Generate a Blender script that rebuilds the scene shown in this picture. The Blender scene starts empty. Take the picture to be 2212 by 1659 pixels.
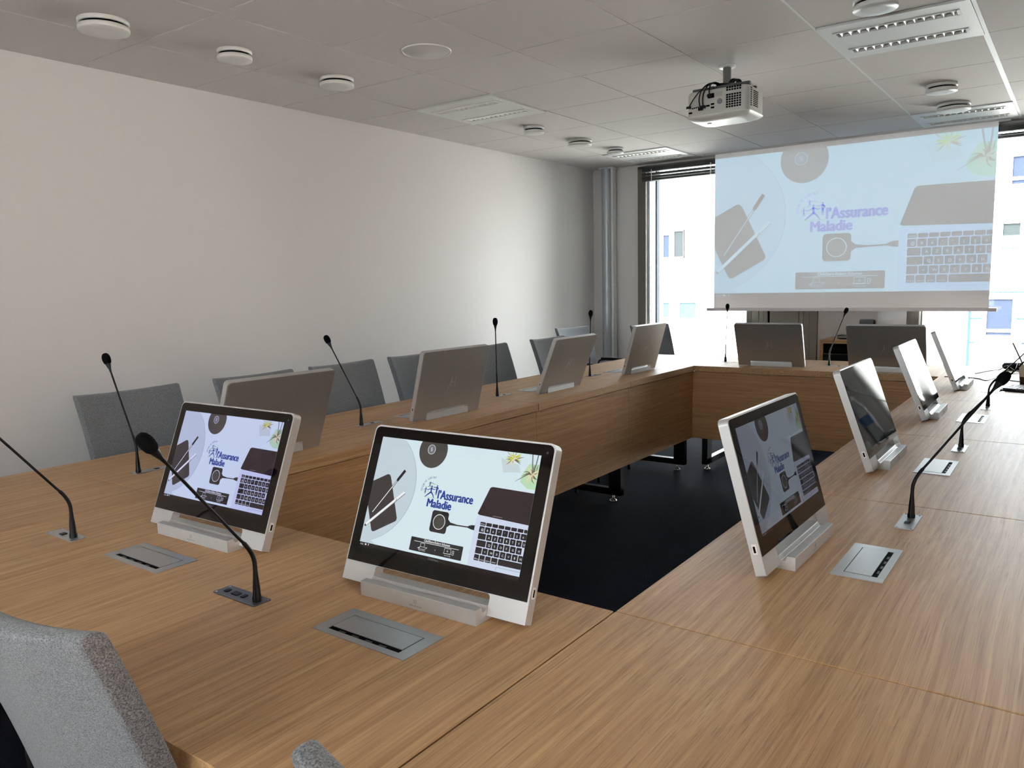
import bpy, bmesh, math, random
from mathutils import Vector, Matrix
random.seed(7)
PI = math.pi
scene = bpy.context.scene
COL = scene.collection

# ---------------------------------------------------------------- camera, world, sun, exposure
cam_d = bpy.data.cameras.new('camera')
cam = bpy.data.objects.new('camera', cam_d); COL.objects.link(cam)
cam.location = (4.0411, 0.0, 1.3207)
cam.rotation_euler = (1.44373856, 0.02268892, 0.62736849)
cam_d.sensor_width = 36.0
cam_d.sensor_fit = 'HORIZONTAL'
cam_d.lens = 1687.93 / 2212 * 36.0
cam_d.clip_start = 0.02
scene.camera = cam

w = bpy.data.worlds.new('sky'); scene.world = w; w.use_nodes = True
bg = w.node_tree.nodes['Background']
bg.inputs[0].default_value = (0.88, 0.94, 1.0, 1)
bg.inputs[1].default_value = 13.0

sun_d = bpy.data.lights.new('sun', 'SUN'); sun_d.energy = 20.0; sun_d.angle = math.radians(0.6)
sun_d.color = (1.0, 0.95, 0.87)
sun = bpy.data.objects.new('sun', sun_d); COL.objects.link(sun)
sun.rotation_euler = Vector((0.35, 1.0, -0.85)).to_track_quat('-Z', 'Y').to_euler()

scene.view_settings.view_transform = 'Standard'
scene.view_settings.look = 'None'
scene.view_settings.gamma = 1.0
scene.view_settings.exposure = 0.70
scene.view_settings.use_curve_mapping = False

# ---------------------------------------------------------------- colour and materials
def lin(c):
    return tuple(((v/255)/12.92 if v/255 <= 0.04045 else ((v/255+0.055)/1.055)**2.4) for v in c)
MATS = {}
def mat(name, rgb, rough=0.6, metal=0.0, spec=0.5, emit=None, estr=1.0, coat=0.0, bump=None, noise=None):
    if name in MATS: return MATS[name]
    m = bpy.data.materials.new(name); m.use_nodes = True
    nt = m.node_tree; b = nt.nodes['Principled BSDF']
    c = lin(rgb)
    b.inputs['Base Color'].default_value = (*c, 1)
    b.inputs['Roughness'].default_value = rough
    b.inputs['Metallic'].default_value = metal
    b.inputs['Specular IOR Level'].default_value = spec
    if coat: b.inputs['Coat Weight'].default_value = coat; b.inputs['Coat Roughness'].default_value = 0.05
    if emit:
        b.inputs['Emission Color'].default_value = (*lin(emit), 1)
        b.inputs['Emission Strength'].default_value = estr
    if noise or bump:
        tc = nt.nodes.new('ShaderNodeTexCoord')
        n = nt.nodes.new('ShaderNodeTexNoise'); n.inputs['Scale'].default_value = (noise or bump)[0]
        n.inputs['Detail'].default_value = 5
        nt.links.new(tc.outputs['Object'], n.inputs['Vector'])
        if noise:
            r = nt.nodes.new('ShaderNodeMapRange')
            r.inputs['From Min'].default_value = 0.3; r.inputs['From Max'].default_value = 0.7
            r.inputs['To Min'].default_value = 1-noise[1]; r.inputs['To Max'].default_value = 1+noise[1]
            mx = nt.nodes.new('ShaderNodeVectorMath'); mx.operation = 'SCALE'
            mx.inputs[0].default_value = c
            nt.links.new(n.outputs['Fac'], r.inputs['Value']); nt.links.new(r.outputs['Result'], mx.inputs['Scale'])
            nt.links.new(mx.outputs[0], b.inputs['Base Color'])
        if bump:
            bp = nt.nodes.new('ShaderNodeBump'); bp.inputs['Strength'].default_value = bump[1]
            bp.inputs['Distance'].default_value = bump[2]
            nt.links.new(n.outputs['Fac'], bp.inputs['Height']); nt.links.new(bp.outputs['Normal'], b.inputs['Normal'])
    MATS[name] = m
    return m

def wood(name, axis, c1, c2, pore, rough=0.42, shift=0.0):
    """oak veneer, grain running along the given axis"""
    m = bpy.data.materials.new(name); m.use_nodes = True
    nt = m.node_tree; N = nt.nodes; L = nt.links; b = N['Principled BSDF']
    g = N.new('ShaderNodeNewGeometry')
    def mapped(sc):
        mp = N.new('ShaderNodeMapping'); mp.inputs['Scale'].default_value = sc
        mp.inputs['Location'].default_value = (shift, shift*1.7, shift*0.6)
        L.new(g.outputs['Position'], mp.inputs['Vector']); return mp
    def s(along, across):
        return tuple(along if k == axis else across for k in range(3))
    # gentle wander of the grain
    wn = N.new('ShaderNodeTexNoise'); wn.inputs['Scale'].default_value = 1.6; wn.inputs['Detail'].default_value = 1
    L.new(mapped(s(1.0, 1.6)).outputs[0], wn.inputs['Vector'])
    n1 = N.new('ShaderNodeTexNoise'); n1.inputs['Scale'].default_value = 1; n1.inputs['Detail'].default_value = 4
    n1.inputs['Roughness'].default_value = 0.72
    m1 = mapped(s(0.45, 95))
    ad = N.new('ShaderNodeVectorMath'); ad.operation = 'MULTIPLY_ADD'
    ad.inputs[1].default_value = (2.6, 2.6, 2.6)
    L.new(wn.outputs['Color'], ad.inputs[0]); L.new(m1.outputs[0], ad.inputs[2])
    L.new(ad.outputs[0], n1.inputs['Vector'])
    cr = N.new('ShaderNodeValToRGB')
    cr.color_ramp.elements[0].position = 0.36; cr.color_ramp.elements[0].color = (*lin(c1), 1)
    cr.color_ramp.elements[1].position = 0.66; cr.color_ramp.elements[1].color = (*lin(c2), 1)
    L.new(n1.outputs['Fac'], cr.inputs['Fac'])
    # fine dark pores
    n2 = N.new('ShaderNodeTexNoise'); n2.inputs['Scale'].default_value = 1; n2.inputs['Detail'].default_value = 2
    m2 = mapped(s(9, 520))
    ad2 = N.new('ShaderNodeVectorMath'); ad2.operation = 'MULTIPLY_ADD'
    ad2.inputs[1].default_value = (8.0, 8.0, 8.0)
    L.new(wn.outputs['Color'], ad2.inputs[0]); L.new(m2.outputs[0], ad2.inputs[2])
    L.new(ad2.outputs[0], n2.inputs['Vector'])
    r2 = N.new('ShaderNodeMapRange'); r2.inputs['From Min'].default_value = 0.54; r2.inputs['From Max'].default_value = 0.74
    r2.inputs['To Max'].default_value = 0.62
    L.new(n2.outputs['Fac'], r2.inputs['Value'])
    mx = N.new('ShaderNodeMixRGB'); mx.inputs['Color2'].default_value = (*lin(pore), 1)
    L.new(cr.outputs['Color'], mx.inputs['Color1']); L.new(r2.outputs['Result'], mx.inputs['Fac'])
    L.new(mx.outputs[0], b.inputs['Base Color'])
    b.inputs['Roughness'].default_value = rough
    b.inputs['Specular IOR Level'].default_value = 0.38
    bp = N.new('ShaderNodeBump'); bp.inputs['Strength'].default_value = 0.12; bp.inputs['Distance'].default_value = 0.001
    L.new(n2.outputs['Fac'], bp.inputs['Height']); L.new(bp.outputs['Normal'], b.inputs['Normal'])
    MATS[name] = m
    return m

def fabric(name, dark, light):
    m = bpy.data.materials.new(name); m.use_nodes = True
    nt = m.node_tree; N = nt.nodes; L = nt.links; b = N['Principled BSDF']
    tc = N.new('ShaderNodeTexCoord')
    outs = []
    for sc in ((1500, 420, 420), (420, 420, 1500)):
        mp = N.new('ShaderNodeMapping'); mp.inputs['Scale'].default_value = sc
        n = N.new('ShaderNodeTexNoise'); n.inputs['Scale'].default_value = 1; n.inputs['Detail'].default_value = 2
        L.new(tc.outputs['Object'], mp.inputs['Vector']); L.new(mp.outputs[0], n.inputs['Vector']); outs.append(n)
    a = N.new('ShaderNodeMath'); a.operation = 'ADD'
    L.new(outs[0].outputs['Fac'], a.inputs[0]); L.new(outs[1].outputs['Fac'], a.inputs[1])
    r = N.new('ShaderNodeMapRange'); r.inputs['From Min'].default_value = 0.8; r.inputs['From Max'].default_value = 1.2
    L.new(a.outputs[0], r.inputs['Value'])
    mx = N.new('ShaderNodeMixRGB'); mx.inputs['Color1'].default_value = (*lin(dark), 1); mx.inputs['Color2'].default_value = (*lin(light), 1)
    L.new(r.outputs['Result'], mx.inputs['Fac']); L.new(mx.outputs[0], b.inputs['Base Color'])
    b.inputs['Roughness'].default_value = 0.95; b.inputs['Specular IOR Level'].default_value = 0.15
    b.inputs['Sheen Weight'].default_value = 0.25
    bp = N.new('ShaderNodeBump'); bp.inputs['Strength'].default_value = 0.5; bp.inputs['Distance'].default_value = 0.0008
    L.new(a.outputs[0], bp.inputs['Height']); L.new(bp.outputs['Normal'], b.inputs['Normal'])
    MATS[name] = m
    return m

def glassy(name, tint, gloss=0.08):
    m = bpy.data.materials.new(name); m.use_nodes = True
    nt = m.node_tree; N = nt.nodes; L = nt.links
    for n in list(N): N.remove(n)
    o = N.new('ShaderNodeOutputMaterial'); mx = N.new('ShaderNodeMixShader')
    t = N.new('ShaderNodeBsdfTransparent'); t.inputs[0].default_value = (*tint, 1)
    g = N.new('ShaderNodeBsdfGlossy'); g.inputs['Roughness'].default_value = 0.02
    f = N.new('ShaderNodeFresnel'); f.inputs['IOR'].default_value = 1.4
    L.new(f.outputs[0], mx.inputs[0]); L.new(t.outputs[0], mx.inputs[1]); L.new(g.outputs[0], mx.inputs[2])
    L.new(mx.outputs[0], o.inputs[0])
    MATS[name] = m
    return m

WY = wood('oak_grain_depthwise', 1, (168, 129, 88), (199, 161, 116), (122, 88, 56), rough=0.50)
WX = wood('oak_grain_crosswise', 0, (168, 126, 84), (194, 152, 106), (118, 84, 54), rough=0.5, shift=3.1)
WYP = wood('oak_panel_depthwise', 1, (168, 126, 84), (194, 152, 106), (118, 84, 54), rough=0.5, shift=5.1)
FAB = fabric('grey_wool_fabric', (76, 79, 82), (142, 145, 148))
ALU = mat('satin_aluminium', (186, 186, 184), 0.45, 0.4, noise=(60, 0.02))
ALUB = mat('satin_aluminium_back', (176, 172, 166), 0.42, 0.7)
ALUF = mat('pale_anodised', (192, 191, 189), 0.48, 0.5)
HUBM = mat('brushed_steel', (176, 178, 178), 0.34, 0.8)
DARKST = mat('dark_brushed_steel', (112, 112, 110), 0.38, 0.8)
BLK = mat('black_plastic', (7, 7, 8), 0.42, spec=0.3)
BLKM = mat('black_metal', (14, 15, 18), 0.45, 0.3)
FOAM = mat('black_foam', (12, 12, 13), 0.95, spec=0.1, bump=(900, 0.6, 0.001))
GLS = mat('black_glass', (14, 10, 10), 0.04, spec=0.55)
HOLE = mat('black_recess', (4, 4, 4), 0.9, spec=0.1)
WALLM = mat('white_wall_paint', (222, 218, 215), 0.75, spec=0.3, bump=(180, 0.05, 0.001))
CEILM = mat('ceiling_tile', (213, 207, 203), 0.85, spec=0.2)
GRID = mat('ceiling_grid', (226, 223, 219), 0.6)
TBAR = mat('white_grid_bar', (225, 225, 224), 0.5)
WHT = mat('white_enamel', (222, 222, 219), 0.45)
WHTG = mat('white_gloss_plastic', (225, 224, 218), 0.3)
RWALL = mat('grey_wall_paint', (128, 126, 122), 0.8)
CARP = mat('navy_carpet', (27, 29, 38), 0.98, spec=0.05, noise=(160, 0.35), bump=(500, 0.6, 0.004))
FRAME = mat('bronze_window_frame', (108, 103, 92), 0.5, 0.2)
PILL = mat('olive_grey_panel', (140, 136, 124), 0.55)
CHR = mat('chrome', (210, 210, 210), 0.15, 1.0)
GLASS = glassy('window_glass', (0.93, 0.95, 0.95))

# ---------------------------------------------------------------- mesh builder
class MB:
    def __init__(s): s.v = []; s.f = []; s.m = []; s.sm = []; s.mats = []
    def mi(s, m):
        if m not in s.mats: s.mats.append(m)
        return s.mats.index(m)
    def add(s, vs, fs, m, smooth=False, M=None):
        o = len(s.v); k = s.mi(m)
        for p in vs:
            p = Vector(p)
            s.v.append(M @ p if M else p)
        for f in fs: s.f.append([o+i for i in f]); s.m.append(k); s.sm.append(smooth)
    def box(s, a, b, m, M=None):
        x0, y0, z0 = a; x1, y1, z1 = b
        vs = [(x0,y0,z0),(x1,y0,z0),(x1,y1,z0),(x0,y1,z0),(x0,y0,z1),(x1,y0,z1),(x1,y1,z1),(x0,y1,z1)]
        s.add(vs, [(0,3,2,1),(4,5,6,7),(0,1,5,4),(1,2,6,5),(2,3,7,6),(3,0,4,7)], m, M=M)
    def poly(s, pts, m, M=None): s.add(pts, [list(range(len(pts)))], m, M=M)
    def prism(s, pts, d, m, M=None, smooth=False):
        """pts: 3D outline; d: extrusion vector"""
        n = len(pts); d = Vector(d); pts = [Vector(p) for p in pts]
        vs = pts + [p+d for p in pts]
        s.add(vs, [list(range(n))[::-1], [n+i for i in range(n)]], m, M=M)
        s.add(vs, [(i, (i+1) % n, n+(i+1) % n, n+i) for i in range(n)], m, smooth, M=M)
    def lathe(s, prof, m, n=32, M=None, smooth=True, caps=True):
        vs = []; fs = []
        for r, z in prof:
            for k in range(n):
                a = 2*PI*k/n; vs.append((r*math.cos(a), r*math.sin(a), z))
        for j in range(len(prof)-1):
            for k in range(n):
                fs.append((j*n+k, j*n+(k+1) % n, (j+1)*n+(k+1) % n, (j+1)*n+k))
        s.add(vs, fs, m, smooth, M)
        if caps:
            j = len(prof)-1
            s.add([vs[k] for k in range(n)], [list(range(n))[::-1]], m, False, M)
            s.add([vs[j*n+k] for k in range(n)], [list(range(n))], m, False, M)
    def tube(s, pts, r, m, n=10, M=None):
        pts = [Vector(p) for p in pts]
        if not isinstance(r, (list, tuple)): r = [r]*len(pts)
        vs = []; fs = []; prev = None
        for i, p in enumerate(pts):
            t = (pts[min(i+1, len(pts)-1)]-pts[max(i-1, 0)]).normalized()
            if prev is None:
                u = t.orthogonal().normalized()
            else:
                u = (prev - t*prev.dot(t)).normalized()
            prev = u; v = t.cross(u)
            for k in range(n):
                a = 2*PI*k/n; vs.append(p+(u*math.cos(a)+v*math.sin(a))*r[i])
        for i in range(len(pts)-1):
            for k in range(n): fs.append((i*n+k, i*n+(k+1) % n, (i+1)*n+(k+1) % n, (i+1)*n+k))
        s.add(vs, fs, m, True, M)
        s.add(vs[:n], [list(range(n))[::-1]], m, M=M); s.add(vs[-n:], [list(range(n))], m, M=M)
    def mesh(s, name):
        me = bpy.data.meshes.new(name)
        me.from_pydata([tuple(v) for v in s.v], [], s.f)
        for m in s.mats: me.materials.append(m)
        me.polygons.foreach_set('material_index', s.m)
        me.polygons.foreach_set('use_smooth', s.sm)
        me.update()
        return me
    def build(s, name, parent=None, bevel=0, seg=2, sub=0, label=None):
        o = bpy.data.objects.new(name, s.mesh(name)); COL.objects.link(o)
        if parent: o.parent = parent
        if bevel:
            b = o.modifiers.new('bevel', 'BEVEL'); b.width = bevel; b.segments = seg
            b.limit_method = 'ANGLE'; b.angle_limit = math.radians(40); b.harden_normals = False
        if sub:
            q = o.modifiers.new('sub', 'SUBSURF'); q.levels = sub; q.render_levels = sub
        if label: o['label'] = label
        return o

def rrect(w, h, r, n=6, cx=0, cy=0):
    out = []
    for (sx, sy, a0) in ((1, 1, 0), (-1, 1, 90), (-1, -1, 180), (1, -1, 270)):
        for k in range(n+1):
            a = math.radians(a0+90*k/n)
            out.append((cx+sx*(w/2-r)+r*math.cos(a), cy+sy*(h/2-r)+r*math.sin(a)))
    return out
def rbox(mb, w, d, z0, z1, r, m, cx=0, cy=0, M=None):
    mb.prism([(x, y, z0) for x, y in rrect(w, d, r, cx=cx, cy=cy)], (0, 0, z1-z0), m, M)

def empty(name, loc, label=None, cat=None, group=None, rz=0, kind=None):
    o = bpy.data.objects.new(name, None); COL.objects.link(o)
    o.empty_display_size = 0.1
    o.location = loc; o.rotation_euler = (0, 0, rz)
    tag(o, label, cat, group, kind); return o
def tag(o, label=None, cat=None, group=None, kind=None):
    if label: o['label'] = label
    if cat: o['category'] = cat
    if group: o['group'] = group
    if kind: o['kind'] = kind
    return o
def children(o): return [c for c in bpy.data.objects if c.parent == o]
def copy_tree(o, loc=None, rz=None, label=None, parent=None):
    c = o.copy(); COL.objects.link(c); c.parent = parent
    if loc: c.location = loc
    if rz is not None: c.rotation_euler = (0, 0, rz)
    if label: c['label'] = label
    for ch in children(o): copy_tree(ch, parent=c)
    return c
def struct(name, mb, label, cat, **k):
    o = mb.build(name, **k); o['kind'] = 'structure'; o['label'] = label; o['category'] = cat; return o

def text_geo(body, size, sx=1.0, off=0.0, align='LEFT'):
    """letter outlines as flat geometry in the XY plane"""
    cu = bpy.data.curves.new('letters', 'FONT'); cu.body = body; cu.size = size; cu.offset = off
    cu.align_x = align; cu.fill_mode = 'FRONT'; cu.resolution_u = 4
    ob = bpy.data.objects.new('letters', cu); COL.objects.link(ob)
    dg = bpy.context.evaluated_depsgraph_get()
    me = bpy.data.meshes.new_from_object(ob.evaluated_get(dg))
    vs = [(v.co.x*sx, v.co.y, 0) for v in me.vertices]; fs = [list(p.vertices) for p in me.polygons]
    bpy.data.objects.remove(ob); bpy.data.curves.remove(cu); bpy.data.meshes.remove(me)
    return vs, fs

# ================================================================= THE ROOM
CZ = 2.4305           # ceiling height
YW = 7.0              # far wall plane
RX0, RX1, RY0 = 0.0, 6.1, -1.6
GX0, GSX, GY0, GSY = -0.0617, 0.6116, 2.0023, 0.6

f = MB(); f.box((RX0-0.2, RY0-0.2, -0.12), (RX1+0.2, YW+0.25, 0), CARP)
struct('floor', f, 'dark navy carpet floor inside the ring of tables', 'floor')
f = MB(); f.box((-0.2, RY0-0.2, 0), (0, YW+0.25, CZ+0.25), WALLM)
struct('wall_left', f, 'plain white painted wall on the left', 'wall')
f = MB()
SW0, SW1, SZ0, SZ1 = -1.1, 0.5, 0.75, 2.15      # opening of the unseen side window added for warm fill light
f.box((RX1, RY0-0.2, 0), (RX1+0.2, SW0, CZ+0.25), RWALL); f.box((RX1, SW1, 0), (RX1+0.2, YW+0.25, CZ+0.25), RWALL)
f.box((RX1, SW0, 0), (RX1+0.2, SW1, SZ0), RWALL); f.box((RX1, SW0, SZ1), (RX1+0.2, SW1, CZ+0.25), RWALL)
struct('wall_right', f, 'grey painted wall on the right side', 'wall')
f = MB()
NW0, NW1, NZ0, NZ1 = 1.9, 3.4, 0.95, 2.00      # opening of the unseen window added to light things from behind the camera
f.box((0, RY0-0.2, 0), (NW0, RY0, CZ+0.25), WALLM); f.box((NW1, RY0-0.2, 0), (RX1, RY0, CZ+0.25), WALLM)
f.box((NW0, RY0-0.2, 0), (NW1, RY0, NZ0), WALLM); f.box((NW0, RY0-0.2, NZ1), (NW1, RY0, CZ+0.25), WALLM)
struct('wall_near', f, 'white wall behind the camera', 'wall')
# far wall: solid pieces between the window openings
f = MB()
f.box((0, YW, 0), (0.50, YW+0.2, CZ+0.25), WALLM)
f.box((2.215, YW-0.02, 0), (2.91, YW+0.2, CZ+0.25), WALLM)
f.box((0.50, YW, 2.40), (2.215, YW+0.2, CZ+0.25), WALLM)
f.box((2.91, YW, 2.40), (RX1, YW+0.2, CZ+0.25), WALLM)
f.box((4.55, YW, 0), (RX1, YW+0.2, 2.40), WALLM)
struct('wall_far', f, 'white far wall around the tall windows', 'wall')

# ceiling: grid plate with separate relief per tile, all one suspended ceiling
f = MB()
f.box((-0.2, RY0-0.2, CZ+0.004), (RX1+0.2, YW+0.25, CZ+0.3), GRID)
xs = [GX0+GSX*k for k in range(-1, 12)]; ys = [GY0+GSY*k for k in range(-7, 10)]
fixt = {(1, 3), (5, 3), (1, 7), (5, 7)}
for j in range(len(xs)-1):
    for i in range(len(ys)-1):
        if (j-1, i-7) in fixt: continue
        x0 = max(xs[j], 0)+0.005; x1 = min(xs[j+1], RX1)-0.005
        y0 = max(ys[i], RY0)+0.0035; y1 = min(ys[i+1], YW)-0.0035
        if x1-x0 < 0.02 or y1-y0 < 0.02: continue
        f.box((x0, y0, CZ), (x1, y1, CZ+0.004), CEILM)
struct('ceiling', f, 'suspended ceiling of square grey-white tiles', 'ceiling')
f = MB()
f.box((GX0+GSX*6-0.012, RY0, CZ-0.001), (GX0+GSX*6+0.012, YW, CZ+0.004), TBAR)
f.box((GX0+GSX*5-0.006, RY0, CZ-0.001), (GX0+GSX*5+0.006, YW, CZ+0.004), TBAR)
struct('trim_1', f, 'white metal grid bars running through the ceiling', 'ceiling trim')

# windows: frame, glass pane, blind
def window(name, x0, x1, z0, z1, mull, label):
    r = empty(name, ((x0+x1)/2, YW, 0), label, 'window', kind='structure')
    X = (x0+x1)/2
    f = MB()
    def bx(a, b, m=FRAME): f.box((a[0]-X, a[1]-YW, a[2]), (b[0]-X, b[1]-YW, b[2]), m)
    bx((x0-0.085, YW-0.05, 0.0), (x0, YW+0.16, 2.4)); bx((x1, YW-0.05, 0.0), (x1+0.045, YW+0.16, 2.4))
    bx((x0-0.085, YW-0.05, z1), (x1+0.045, YW+0.16, 2.405)); bx((x0, YW-0.02, 0.0), (x1, YW+0.12, z0))
    for mx_ in mull: bx((mx_-0.03, YW-0.02, z0), (mx_+0.03, YW+0.1, z1))
    bx((x0, YW-0.012, z0), (x0+0.008, YW+0.1, z1), WHT)
    bx((x0+0.008, YW-0.004, z0), (x0+0.016, YW+0.1, z1), BLK)
    f.build('window_frame', r)
    f = MB(); f.box((x0-X, 0.05, z0), (x1-X, 0.056, z1), GLASS); f.build('window_pane', r)
    return r
window('window_1', 0.605, 1.60, 0.05, 2.385, [], 'tall floor-to-ceiling window left of the projection screen')
window('window_2', 2.997, 4.50, 0.05, 2.385, [], 'wide floor-to-ceiling window at the right end of the far wall')
r = empty('fill_window_side', (RX1, (SW0+SW1)/2, SZ0), 'unseen side window added in the right wall for fill light', 'window', kind='structure')
f = MB(); hy = (SW1-SW0)/2; hz = SZ1-SZ0
f.box((0.04, -hy, 0), (0.1, -hy+0.05, hz), FRAME); f.box((0.04, hy-0.05, 0), (0.1, hy, hz), FRAME); f.box((0.04, -hy, 0), (0.1, hy, 0.05), FRAME); f.box((0.04, -hy, hz-0.05), (0.1, hy, hz), FRAME); f.box((0.04, -0.03, 0), (0.1, 0.03, hz), FRAME)
f.build('window_frame', r)
f = MB(); f.box((0.065, -hy, 0), (0.071, hy, hz), GLASS); f.build('window_pane', r)
r = empty('fill_window_near', ((NW0+NW1)/2, RY0, NZ0), 'unseen window added behind the camera for fill light', 'window', kind='structure')
f = MB(); hx = (NW1-NW0)/2; hz = NZ1-NZ0
f.box((-hx, -0.12, 0), (-hx+0.05, -0.06, hz), FRAME); f.box((hx-0.05, -0.12, 0), (hx, -0.06, hz), FRAME); f.box((-hx, -0.12, 0), (hx, -0.06, 0.05), FRAME); f.box((-hx, -0.12, hz-0.05), (hx, -0.06, hz), FRAME); f.box((-0.03, -0.12, 0), (0.03, -0.06, hz), FRAME)
f.build('window_frame', r)
f = MB(); f.box((-hx, -0.093, 0), (hx, -0.087, hz), GLASS); f.build('window_pane', r)
f = MB(); f.box((-4, -4.4, 2.32), (9, RY0-0.2, 2.5), WALLM)  # slab added out of view to block direct sun from the rear window
struct('added_sun_slab', f, 'unseen slab added to keep the sun out of the rear window', 'sun shade')
def blind(x0, x1, ztop, zbot, n, label):
    r = empty('venetian_blind', ((x0+x1)/2, YW-0.06, zbot), label, 'blind', 'raised blinds over the windows')
    h = (x1-x0)/2
    dm = mat('dark_blind_slat', (58, 58, 56), 0.6)
    f = MB(); f.box((-h, -0.03, ztop-zbot-0.035), (h, 0.03, ztop-zbot), dm); f.build('head_rail', r, 0.002)
    f = MB()
    dz = (ztop-0.045-zbot-0.02)/n
    for k in range(n):
        z = 0.024+k*dz
        m_ = max(2, int((dz-0.010)/0.007)); hh = (dz-0.010)/m_
        for q in range(m_):
            f.box((-h, -0.035+0.002*(q % 2), z+q*hh), (h, 0.035-0.002*(q % 2), z+(q+1)*hh), dm)
    f.build('slats', r)
    f = MB(); f.box((-h, -0.032, 0), (h, 0.032, 0.018), dm); f.build('bottom_rail', r, 0.002)
    for u in (-0.8, 0.35, 0.9):
        f = MB(); f.box((u*h-0.004, -0.038, 0.0), (u*h+0.004, -0.036, ztop-zbot-0.02), WHT); f.build('ladder_tape', r)
blind(0.585, 1.60, 2.385, 2.262, 2, 'dark raised venetian blind at the top of the left window')
blind(3.0, 4.50, 2.385, 2.300, 1, 'dark raised venetian blind at the top of the right window')

# pillar between left window and white wall: olive-grey cupboard panels
f = MB()
for a, b, y in ((1.648, 1.71, 0), (1.713, 1.752, 0.004), (1.756, 1.788, 0.0), (1.812, 2.06, -0.004), (2.064, 2.098, 0), (2.102, 2.15, 0.002), (2.153, 2.213, 0)):
    f.box((a, YW-0.05+y, 0), (b, YW+0.15, 2.4), PILL)
f.box((1.645, YW-0.03, 0), (2.213, YW+0.14, 2.4), HOLE)
struct('trim_2', f, 'olive-grey ribbed pillar cladding beneath the projection screen', 'pillar')
f = MB()
f.box((2.69, YW-0.035, 0), (2.905, YW-0.02, 2.4), mat('white_panel', (228, 229, 231), 0.6))
struct('trim_3', f, 'slightly whiter wall panel beside the right window', 'panel')

# cable column in the corner
r = empty('cable_column', (0.206, 6.93, 0), 'round-fronted silver cable column in the far left corner', 'column')
f = MB()
out = []
for k in range(13):
    a = PI+PI*k/12; out.append((0.052*math.cos(a)-0.012, 0.05*math.sin(a)+0.0, 0.0))
out += [(0.040, 0.05, 0), (-0.064, 0.05, 0)]
f.prism(out, (0, 0, CZ-0.001), mat('silver_column', (186, 190, 194), 0.35, 0.35), smooth=True); f.build('column_body', r)
f = MB(); f.box((0.042, -0.02, 0.0), (0.066, 0.05, CZ-0.001), WHT); f.build('side_channel', r, 0.002)
f = MB(); f.prism([(x, y, CZ-0.014) for x, y in rrect(0.165, 0.13, 0.03, cx=0.002, cy=0.002)], (0, 0, 0.012), WHT); f.build('top_collar', r)

# ---------------------------------------------------------------- outside: white apartment house opposite
FY = 30.0
def FP(x14, z14): return (4.04+(x14-4.04)*(FY/14.0), 1.32+(z14-1.32)*(FY/14.0))
bld = empty('apartment_building', (0, FY, -9), 'sunlit white apartment building across the street seen through the windows', 'building')
facm = mat('sunlit_white_render', (236, 236, 234), 0.8, noise=(0.6, 0.02))
f = MB(); f.box((-30, 0, 0), (30, 8, 14.2), facm)
for k in range(-30, 30, 2):
    pass
f.build('facade', bld)
f = MB()
seam = mat('facade_seam', (44, 62, 66), 0.7, spec=0.0)
sx = FP(2.62, 0)[0]
for z14 in (1.02, 0.62, 0.25, -0.2):
    z = FP(0, z14)[1]+9; f.box((sx, -0.02, z), (sx+9, 0.01, z+0.05), seam)
f.box((sx, -0.03, 0), (sx+0.08, 0.01, FP(0, 1.15)[1]+9), seam)
f.build('panel_seams', bld)
wdk = mat('facade_window_glass', (45, 51, 64), 0.7, spec=0.0); wfr = mat('facade_window_frame', (240, 242, 244), 0.6)
wcur = mat('facade_curtain', (58, 72, 74), 0.9, spec=0.0); wgr = mat('facade_grey_pane', (46, 50, 51), 0.8, spec=0.0)
def fwin(xa, xb, za, zb, m, bar=None, sill=True, frame=0.13):
    x0, z0 = FP(xa, za); x1, z1 = FP(xb, zb)
    z0 += 9; z1 += 9
    o = MB()
    o.box((x0-frame, -0.10, z0-frame), (x0, 0.0, z1+frame), wfr); o.box((x1, -0.10, z0-frame), (x1+frame, 0.0, z1+frame), wfr)
    o.box((x0, -0.10, z1), (x1, 0.0, z1+frame), wfr); o.box((x0, -0.10, z0-frame), (x1, 0.0, z0), wfr)
    if bar: zb_ = FP(0, bar)[1]+9; o.box((x0, -0.09, zb_-0.05), (x1, 0.0, zb_+0.05), wfr)
    if sill: o.box((x0-0.3, -0.22, z0-frame-0.12), (x1+0.3, 0.0, z0-frame), mat('facade_sill', (150, 165, 190), 0.7))
    w_ = o.build('facade_window', bld)
    g = MB(); g.box((x0, -0.03, z0), (x1, -0.005, z1), m); g.build('window_glass', w_)
fwin(2.87, 3.20, 0.38, 0.93, wdk, bar=0.45)
fwin(3.02, 3.24, 1.66, 2.05, wgr, bar=1.72, frame=0.08)
fwin(3.10, 3.45, 2.62, 3.02, wdk, bar=2.7)
fwin(-2.50, -2.37, 1.76, 2.18, wdk, sill=False, frame=0.05)
fwin(-2.28, -2.08, 1.76, 2.24, wgr, sill=False, frame=0.05)
fwin(-2.06, -1.90, 1.76, 2.24, mat('facade_curtain_pale', (170, 190, 196), 0.9), sill=False, frame=0.05)
fwin(-2.50, -2.36, 0.62, 0.90, wcur, sill=False, frame=0.05)
fwin(-2.16, -1.83, 0.60, 0.90, wcur, sill=False, frame=0.05)
for (xa, za) in ((-2.28, 2.43), (-2.37, 1.02)):
    x, z = FP(xa, za)
    g = MB(); g.lathe([(0.0, -0.12), (0.13, -0.1), (0.17, 0.0), (0.13, 0.1), (0.0, 0.12)], mat('wall_lamp_cream', (150, 138, 96), 0.6), n=16, M=Matrix.Translation((x, -0.12, z+9)))
    g.build('wall_lamp', bld)
f = MB(); f.box((-40, YW+1.5, -3.6), (40, FY-0.3, -3.5), mat('pale_paving', (190, 188, 182), 0.9))
struct('trim_4', f, 'pale paving of the street outside', 'street')
nb = empty('added_bounce_building', (26, -2, -9), 'unseen warm-coloured building added to bounce light into the side window', 'building')
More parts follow.
